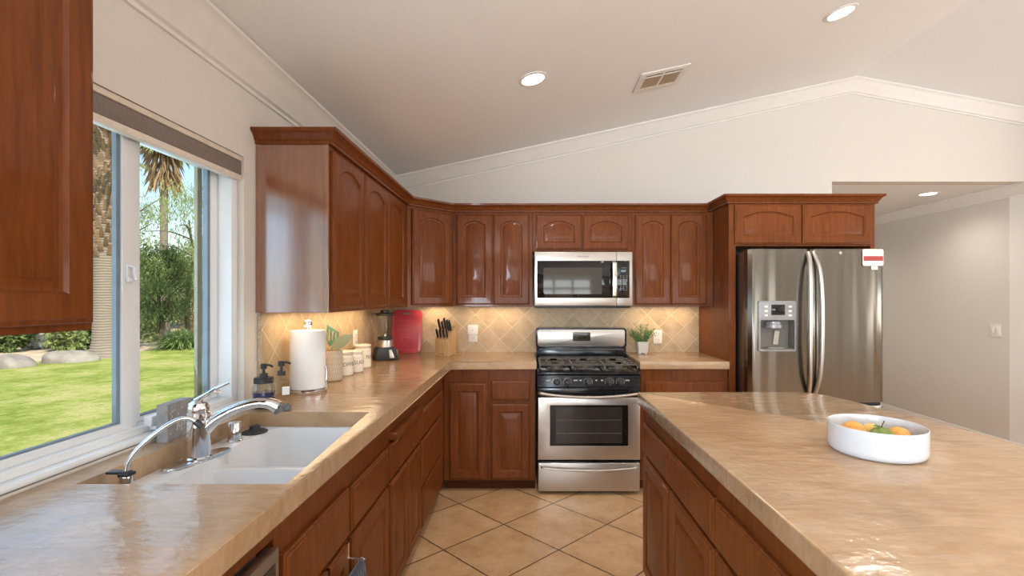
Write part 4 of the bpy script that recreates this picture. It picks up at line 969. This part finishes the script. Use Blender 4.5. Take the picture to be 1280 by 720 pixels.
# ------------------------------------------------------------------ ceiling fixtures
def downlight(label, x, y, zc, slope):
    t = thing('recessed_light', label, 'ceiling light', (x, y, zc-.001), 0, 'recessed ceiling lights')
    t.rotation_euler = (0, -math.atan(slope), 0)
    mm = Mesh(); mm.lathe([(.068,-.004),(.072,-.007),(.088,-.004),(.090,0),(.068,0)], 40, caps=False); mm.obj('trim_ring', M['trim'], t)
    mm = Mesh(); mm.lathe([(0,-.003),(.069,-.003),(.069,-.001),(0,-.001)], 40, caps=False); mm.obj('lens', LAMP, t)
    n = Vector((math.sin(math.atan(slope)), 0, -math.cos(math.atan(slope))))
    light('lamp', 'SPOT', Vector((x, y, zc))+n*.02, CAN*(1 if slope else .42), (1, .93, .83), n*1.0+Vector((0,0,-.6)), spot_size=math.radians(150), spot_blend=.9, shadow_soft_size=.07)
LAMP = emit('lamp_lens', (1, .93, .80), 7.0)
downlight('lit recessed light on the sloped ceiling left of the vent', .029, 2.854, ceil_z(.029), SL)
downlight('lit recessed light near the top right of the sloped ceiling', 1.878, 2.858, ceil_z(1.878), SL)
hl = P(1160, 242, 1.03*F/131); downlight('lit recessed light in the flat passage ceiling', hl.x, hl.y, HZ, 0)
for x, y in ((1.88, .75), (4.4, .75), (.03,-1.6), (1.88,-1.6), (4.4,-1.6), (.6,-4.6), (3.2,-4.6)):  # unseen spots without fixtures, added to fill the room with light
    sl = SL if x < RX else -SR
    light('room_fill_spot', 'SPOT', (x, y, ceil_z(x)-.03), CAN, (1, .93, .83), (math.sin(math.atan(sl))*1, 0, -1.6), spot_size=math.radians(150), spot_blend=.9, shadow_soft_size=.07)
light('passage_spot', 'SPOT', (3.6, 6.4, HZ-.03), CAN*.5, (1, .93, .83), (0, 0, -1), spot_size=math.radians(150), spot_blend=.9, shadow_soft_size=.07)  # bare spot deeper in the passage, out of view, no fixture
# under-cabinet strips
for x0, x1, y0, y1 in ((WX+.08, WX+.16, 2.25, 3.5), (-.9, -.7, 4.08, 4.12), (-.5, -.05, 4.05, 4.09), (.9, 1.42, 4.05, 4.09)):
    light('under_cabinet_lamp', 'AREA', ((x0+x1)/2, (y0+y1)/2, UZ0-.006), UNDER*max(x1-x0, y1-y0)*1.6, (1, .74, .46), (0, 0, -1), shape='RECTANGLE', size=x1-x0, size_y=y1-y0)
# air vent
vx, vy = .905, 3.262
t = thing('ceiling_vent', 'white ceiling air vent with two slatted grilles', 'vent', (vx, vy, ceil_z(vx)-.0008)); t.rotation_euler = (0, -math.atan(SL), 0)
mm = Mesh(); mm.box(-.165, .165, -.150, .150, -.008, 0, .003); me = bm_mesh(mm); cs = []
for x0, x1 in ((-.125,-.006),(.006,.125)):
    c = Mesh(); c.box(x0, x1, -.105, -.078, -.02, -.002); cs.append(bm_mesh(c)); c = Mesh(); c.box(x0, x1, -.068, .092, -.02, -.002); cs.append(bm_mesh(c))
me = boolean(me, cs); mobj('frame', me, M['trim'], t, None, 30)
mm = Mesh()
for x0, x1 in ((-.125,-.006),(.006,.125)): mm.box(x0, x1, -.105, -.078, -.0024, -.0016); mm.box(x0, x1, -.068, .092, -.0024, -.0016)
mm.obj('duct', simple('duct_dark', (.05,.038,.022), .8), t)
sm = simple('slat_cream', (.62,.50,.33), .5)
for x0, x1 in ((-.125,-.006),(.006,.125)):
    for k in range(9):
        x = x0+.006+(x1-x0-.012)*k/8; mm = Mesh(); v = mm.box(-.0042,.0042,-.068,.092,-.0007,.0007); mm.xf(v, Matrix.Translation((x,0,-.0055)) @ Matrix.Rotation(.5, 4, 'Y')); mm.obj('slat', sm, t, None, 0)
# ------------------------------------------------------------------ garden seen through the window
GZ = -.15
q = Nodes('lawn_grass'); v = q.coord()
n1 = q.noise(v, .9, 4); n2 = q.noise(v, 5, 6, .75); n3 = q.noise(v, 28, 4, .75)
c = q.ramp(q.math('ADD', q.math('MULTIPLY', n1, .5), q.math('MULTIPLY', n2, .5)), ((.40, (.23,.29,.05)), (.5, (.41,.45,.105)), (.58, (.60,.54,.22))))
c = q.mix(q.math('MULTIPLY', q.ramp(n3, ((.42,(0,0,0)),(.60,(1,1,1)))), .45), c, (.20,.26,.04))
q.base(c); q.set(rough=.9, spec=.1); q.bump(q.math('ADD', n3, n2), .8, .05); M['lawn'] = q.m
M['dirt'] = simple('garden_dirt', (.50,.38,.26), .95, var=.3, scale=3, bump=.4)
mm = Mesh(); mm.box(-90, -1.37, -30, 90, GZ-.3, GZ); struct(mm.obj('ground', M['dirt'], smooth=0))
# lawn outline follows its far edge
edge = [P(-260, 0, 1), ]
def ongr(px, py, z=GZ):
    d = (EYE-z)*F/(py-373); return Vector(((px-660)*d/F, d))
far = [ongr(x, y) for x, y in ((-700, 472), (-400, 466), (-150, 462), (0, 457), (60, 452), (120, 446), (180, 440), (225, 436), (265, 432), (330, 427), (420, 421))]
poly = [(-1.38, -12)] + [(far[0].x-4, -12)] + [tuple(p) for p in far] + [(-1.38, far[-1].y)]
mm = Mesh(); mm.prism(poly, GZ, GZ+.03, 'z'); o = mm.obj('lawn', M['lawn'], smooth=0); struct(o)

def leaf_mesh(name, cards, m, parent):
    """cards: list of (centre, length dir, width dir)"""
    V = []; Fc = []
    for c, d, s_ in cards:
        i = len(V); V += [c-d*.0, c+d*.5+s_, c+d, c+d*.5-s_]; Fc.append((i,i+1,i+2,i+3))
    me = bpy.data.meshes.new(name); me.from_pydata([tuple(x) for x in V], [], Fc); me.update()
    return mobj(name, me, m, parent, None, 0)
def leafmat(name, lo, hi, sc=.8):
    q = Nodes(name); f = q.noise(q.coord(), sc, 3); g = q.noise(q.coord(), sc*14, 2)
    q.base(q.ramp(q.math('ADD', q.math('MULTIPLY', f, .5), q.math('MULTIPLY', g, .5)), ((.35, lo), (.65, hi)))); q.set(rough=.6, spec=.3)
    b = q.b; tr = q.n('ShaderNodeBsdfTranslucent'); q.l(b.inputs['Base Color'].links[0].from_socket, tr.inputs[0]); mx = q.n('ShaderNodeMixShader'); mx.inputs[0].default_value = .35
    q.l(b.outputs[0], mx.inputs[1]); q.l(tr.outputs[0], mx.inputs[2]); q.l(mx.outputs[0], q.t.nodes['Material Output'].inputs[0]); return q.m
LG = leafmat('leaf_olive', (0.174,0.246,0.087), (0.464,0.522,0.203)); LD = leafmat('leaf_dark', (0.065,0.123,0.036), (0.246,0.319,0.102)); LP = leafmat('leaf_pale', (0.362,0.435,0.174), (0.725,0.725,0.377)); LB = leafmat('frond_brown', (0.232,0.145,0.072), (0.551,0.392,0.217)); LF = leafmat('frond_green', (0.189,0.246,0.102), (0.522,0.551,0.261)); LW = leafmat('white_flower', (0.797,0.754,0.652), (0.900,0.900,0.900), 3)
bark = simple('palm_bark', (.25,.15,.085), .9, var=.35, scale=3, bump=.8)
q = Nodes('ringed_trunk'); w_ = q.n('ShaderNodeTexWave', wave_type='BANDS', bands_direction='Z'); q.l(q.coord(), w_.inputs[0]); w_.inputs['Scale'].default_value = 4.5; w_.inputs['Distortion'].default_value = 3; w_.inputs['Detail'].default_value = 3
q.base(q.ramp(w_.outputs[0], ((.15, (.20,.155,.12)), (.8, (.28,.225,.18))))); q.set(rough=.9); q.bump(w_.outputs[0], .35, .03); M['trunk'] = q.m
def rv(rs, s_=1): return Vector((rs.gauss(0,1), rs.gauss(0,1), rs.gauss(0,1))).normalized()*s_
def card(rs, c, L, wd, bias=None):
    d = rv(rs); 
    if bias is not None: d = (d*.7+bias).normalized()
    s_ = d.cross(rv(rs)).normalized()*wd; return (c, d*L, s_)

def fan_leaf(cards, rs, base, direction, L, n=14, spread=1.5, droop=.3):
    d = direction.normalized(); side = d.cross(Vector((0,0,1)))
    side = side.normalized() if side.length > .1 else Vector((1,0,0)); up = side.cross(d)
    for k in range(n):
        a = (-.5+k/(n-1))*spread*2; dd = (d*math.cos(a)+side*math.sin(a)+Vector((0,0,-droop*abs(a)*.5))+rv(rs,.06)).normalized()
        cards.append((base, dd*L*(1-.25*abs(a)/spread), dd.cross(up).normalized()*L*.035 if dd.cross(up).length > .01 else side*L*.03))

# the big palm by the lawn
b = ongr(133, 447.5)
t = thing('palm_tree', 'large palm with a rough trunk rising by the rocks, left window pane', 'palm tree', (b.x, b.y, GZ))
mm = Mesh(); mm.lathe([(.46,0),(.36,.12),(.30,.5),(.27,1.5),(.265,2.6),(.30,3.2),(.33,4.2),(.34,5.2),(.30,6.4),(.2,7)], 24); mm.obj('trunk', M['trunk'], t)
rs = random.Random(11); mm = Mesh()
for k in range(230):
    z = 2.7+k/230*4.0; a = k*2.399; R_ = .29+.04*min(1, z-2.7)
    v = mm.prism([(-.055,0),(.055,0),(.03,.30),(-.03,.30)], 0, .04, 'y', .01, 1)
    mm.xf(v, Matrix.Translation((0,0,z)) @ Matrix.Rotation(a, 4, 'Z') @ Matrix.Translation((0,-R_,0)) @ Matrix.Rotation(.35+rs.uniform(-.1,.25), 4, 'X'))
o = mm.obj('frond_stubs', bark, t, None, 0); o['kind'] = 'stuff'
cards = []
mm = Mesh()
for k in range(34):
    a = k*2.399; el = rs.uniform(-.3, 1.2); d = Vector((math.cos(a)*math.cos(el), math.sin(a)*math.cos(el), math.sin(el))); base = Vector((d.x*.25, d.y*.25, 6.2+.8*max(0, el)))
    mid = base+d*1.5; end = mid+d*.4; mm.tube([base, mid], .03, 5); fan_leaf(cards, rs, mid, d, 1.3, 16, 1.3, .6)
mm.obj('leaf_stalks', simple('frond_stalk', (.30,.30,.14), .7), t)['kind'] = 'stuff'
leaf_mesh('crown', cards, LF, t)['kind'] = 'stuff'
# tall palm with its skirt of dead fronds
d2 = 22.0; b = P(205, 0, d2)
t = thing('palm_tree', 'tall thin palm with a shaggy brown skirt under its crown, right window pane', 'palm tree', (b.x, b.y, GZ))
mm = Mesh(); zt = P(0, 205, d2).z-GZ; mm.lathe([(.28,0),(.2,.6),(.165,2),(.155,zt-1.2),(.16,zt)], 16); mm.obj('trunk', M['trunk'], t)
cards = []; rs = random.Random(4)
zs0 = P(0, 234, d2).z-GZ
for k in range(560):
    a = rs.uniform(0, 2*PI); u = rs.random(); z = zs0+.5+u*2.6; R_ = .15+.55*rs.random()*(.5+u*.5)
    c = Vector((math.cos(a)*R_, math.sin(a)*R_, z)); d = Vector((math.cos(a)*.35, math.sin(a)*.35, -1))+rv(rs,.2)
    cards.append((c, d*rs.uniform(.7,1.2), d.cross(rv(rs)).normalized()*.045))
leaf_mesh('dead_skirt', cards, LB, t)['kind'] = 'stuff'
cards = []
for k in range(46):
    a = k*2.399; el = rs.uniform(-.55, 1.0); d = Vector((math.cos(a)*math.cos(el), math.sin(a)*math.cos(el), math.sin(el))); base = Vector((0,0,zs0+2.9)); fan_leaf(cards, rs, base+d*.8, d, 1.1, 16, 1.3, .9); cards.append((base, d*.9, d.cross(Vector((0,0,1))).normalized()*.02))
    if el < .1: fan_leaf(cards, rs, base+d*1.0+Vector((0,0,-.5)), d+Vector((0,0,-1.0)), .9, 12, .7, .6)
leaf_mesh('crown', cards, LF, t)['kind'] = 'stuff'

# loose-leaved trees and shrubs
def tree(name, label, cat, px, d, z0, z1, rx, n, m, seed, L=.22, wd=.035, trunk=.12, hang=0, clumps=26, group=None, tpx=None, lo=.15):
    rs = random.Random(seed); b = P(px, 0, d)
    t = thing(name, label, cat, (b.x, b.y, GZ), 0, group)
    if trunk:
        mm = Mesh(); top = z0+(z1-z0)*.7-GZ; pts = spline([(0,0,0),(.1*rs.uniform(-1,1),0,top*.35),(.2*rs.uniform(-1,1),.1,top*.7),(0,0,top)], 5); n_ = len(pts)
        mm.tube(pts, [trunk*(1-.75*i/n_) for i in range(n_)], 8)
        for k in range(9):
            p = pts[int(n_*rs.uniform(.3,.85))]; a = rs.uniform(0, 2*PI); e = p+Vector((math.cos(a)*rx*.8, math.sin(a)*rx*.6, (z1-z0)*rs.uniform(.05,.35)))
            mm.tube(spline([p, p.lerp(e,.5)+Vector((0,0,.15)), e], 4), [trunk*.4*(1-.08*i) for i in range(9)], 6)
        mm.obj('trunk', simple('bark_dark', (.12,.09,.06), .9), t)
    cards = []
    for k in range(clumps):
        a = rs.uniform(0, 2*PI); r_ = rx*math.sqrt(rs.random())*.85; z = z0-GZ+(z1-z0)*(lo+(1-lo)*rs.random()); sh_ = math.sqrt(max(.05, 1-((z-(z0-GZ))/(z1-z0)*2-1)**2*.8))
        cc = Vector((math.cos(a)*r_*sh_, math.sin(a)*r_*sh_*.8, z)); cr = rx*rs.uniform(.22,.42)
        for j in range(n//clumps):
            c = cc+rv(rs)*cr*rs.random()**.5; c.z = max(c.z, .04)
            cards.append(card(rs, c, L*rs.uniform(.6,1.3), wd*rs.uniform(.7,1.3), Vector((0,0,-hang)) if hang else None))
    leaf_mesh('foliage', cards, m, t)['kind'] = 'stuff'; return t
tree('pepper_tree', 'tall wispy drooping tree in front of the thin palm, right window pane', 'tree', 236, 18.5, 1.9, 5.6, 1.9, 3600, LG, 21, .20, .014, .09, 1.1, 52)
tree('pepper_tree', 'dark dense drooping tree behind the bush, left part of the right pane', 'tree', 200, 17.5, .3, 3.2, 1.25, 7000, LD, 22, .17, .017, .10, .9, 44)
tree('pepper_tree', 'airy tree seen between the big palm trunk and the window mullion', 'tree', 142, 19.5, .3, 7.0, 1.9, 6500, LG, 23, .19, .017, .10, .8, 60)
tree('broadleaf_tree', 'pale green tree far behind the big palm, left window pane', 'tree', 50, 25.0, .0, 7.0, 3.4, 8000, LP, 24, .24, .045, .16, 0, 56)
tree('broadleaf_tree', 'pale sunlit tree far behind at the right edge of the right pane', 'tree', 266, 27.0, -.2, 4.4, 2.2, 6500, LP, 25, .2, .035, .16, 0, 46)
tree('broadleaf_tree', 'dark green tree filling behind the low palm, right window pane', 'tree', 228, 25.0, -.2, 3.5, 2.3, 7000, LG, 26, .2, .035, .14, 0, 46)
tree('broadleaf_tree', 'dark green tree behind the left garden shrubs', 'tree', -10, 22.0, -.2, 5, 3.0, 7000, LD, 27, .24, .05, .2, 0, 46)
tree('broadleaf_tree', 'dark green tree beyond the airy tree, behind the mullion', 'tree', 162, 26.0, -.2, 4.4, 2.8, 7000, LD, 28, .22, .045, .2, 0, 46)
tree('broadleaf_tree', 'green tree far right behind the window frame, beyond the lawn', 'tree', 315, 28.0, -.2, 6, 3.0, 6000, LG, 29, .26, .05, .2, 0, 46)
for px, d, z1, rx, m, lab, sd in ((14, 14.2, .75, .55, LD, 'dark green garden shrub behind the left rock', 31), (50, 15.2, .8, .48, LW, 'pale flowering garden shrub between the two rocks', 32), (82, 14.4, .85, .5, LG, 'olive garden shrub behind the long rock', 33), (112, 15.2, .85, .5, LD, 'dark garden shrub beside the big palm trunk', 34), (-50, 14.0, 1.0, .9, LG, 'olive garden shrub outside the left end of the window', 35), (142, 15.5, 1.0, .6, LG, 'olive garden shrub right of the big palm trunk', 36), (185, 17.5, .7, .6, LP, 'pale low shrub left of the spiky bush', 37)):
    tree('garden_shrub', lab, 'shrub', px, d, GZ, z1, rx, 2200, m, sd, .16, .035, 0, 0, 22, 'shrubs along the lawn edge', lo=.05)
# spiky clump
b = ongr(212, 438.5); t = thing('agapanthus_clump', 'dark green spiky clump at the lawn edge, right window pane', 'plant', (b.x, b.y+.5, GZ))
cards = []; rs = random.Random(8)
for k in range(700):
    a = rs.uniform(0, 2*PI); el = rs.uniform(.1, 1.5); d = Vector((math.cos(a)*math.cos(el), math.sin(a)*math.cos(el), math.sin(el))); base = Vector((math.cos(a), math.sin(a), 0))*rs.uniform(0,.35)
    s_ = d.cross(Vector((0,0,1))).normalized()*.022; L = rs.uniform(.5,.75); cards.append((base, d*L, s_)); cards.append((base+d*L*.9, (d+Vector((0,0,-.9)))*L*.4, s_*.8))
leaf_mesh('leaves', cards, LD, t)['kind'] = 'stuff'
# low feather palm
b = P(246, 0, 20.5); t = thing('palm_tree', 'short stout palm with arching fronds at the right pane edge', 'palm tree', (b.x, b.y, GZ))
mm = Mesh(); mm.lathe([(.34,0),(.30,.4),(.27,1.2),(.30,1.7),(.2,2.0)], 16); mm.obj('trunk', bark, t)
cards = []; rs = random.Random(9)
for k in range(40):
    a = k*2.399; el = rs.uniform(-.1, 1.2); p = Vector((0,0,1.9)); d = Vector((math.cos(a)*math.cos(el), math.sin(a)*math.cos(el), math.sin(el)))
    for j in range(14):
        d = (d+Vector((0,0,-.09))).normalized(); q0 = p.copy(); p = p+d*.15; sd = d.cross(Vector((0,0,1))).normalized()
        cards.append((q0, (p-q0)*1.1, sd*.012))
        for s_ in (-1, 1): dd = (sd*s_+d*.7+Vector((0,0,-.15))).normalized(); cards.append((p, dd*.38*(1-.04*j), d*.018))
leaf_mesh('crown', cards, LP, t)['kind'] = 'stuff'
# rocks
q = Nodes('pale_rock'); f = q.noise(q.coord(), 3, 6, .65); q.base(q.ramp(f, ((.35,(.20,.17,.14)),(.65,(.34,.30,.25))))); q.set(rough=.9); q.bump(f, .5, .06); M['rock'] = q.m
def rock(label, px, py, sx, sy, sz, seed):
    b = ongr(px, py); t = thing('rock', label, 'rock', (b.x, b.y+sy*.6, GZ-.02), rnd.uniform(-.3,.3) if False else .5)
    bm = bmesh.new(); bmesh.ops.create_icosphere(bm, subdivisions=4, radius=1); rs = random.Random(seed); ph = [rs.uniform(0,6) for _ in range(6)]
    for v in bm.verts:
        c = v.co; k = 1+.12*math.sin(c.x*3+ph[0])*math.sin(c.y*2.5+ph[1])+.07*math.sin(c.z*5+ph[2]+c.x*4); v.co = Vector((c.x*sx*k, c.y*sy*k, max(c.z, -.05)*sz*k))
    me = bpy.data.meshes.new('boulder'); bm.to_mesh(me); bm.free(); mobj('boulder', me, M['rock'], t, None, 60)
rock('grey boulder at the left edge of the lawn', 2, 462, .36, .45, .34, 1)
rock('long pale boulder lying left of the big palm trunk', 78, 455, .62, .36, .34, 2)
b = P(231, 0, 17.0); t = thing('rock', 'pointed pale stone behind the spiky clump', 'rock', (b.x, b.y, GZ))
mm = Mesh(); v = mm.lathe([(.36,0),(.30,.18),(.16,.38),(.0,.52)], 7); mm.obj('boulder', M['rock'], t, None, 20)
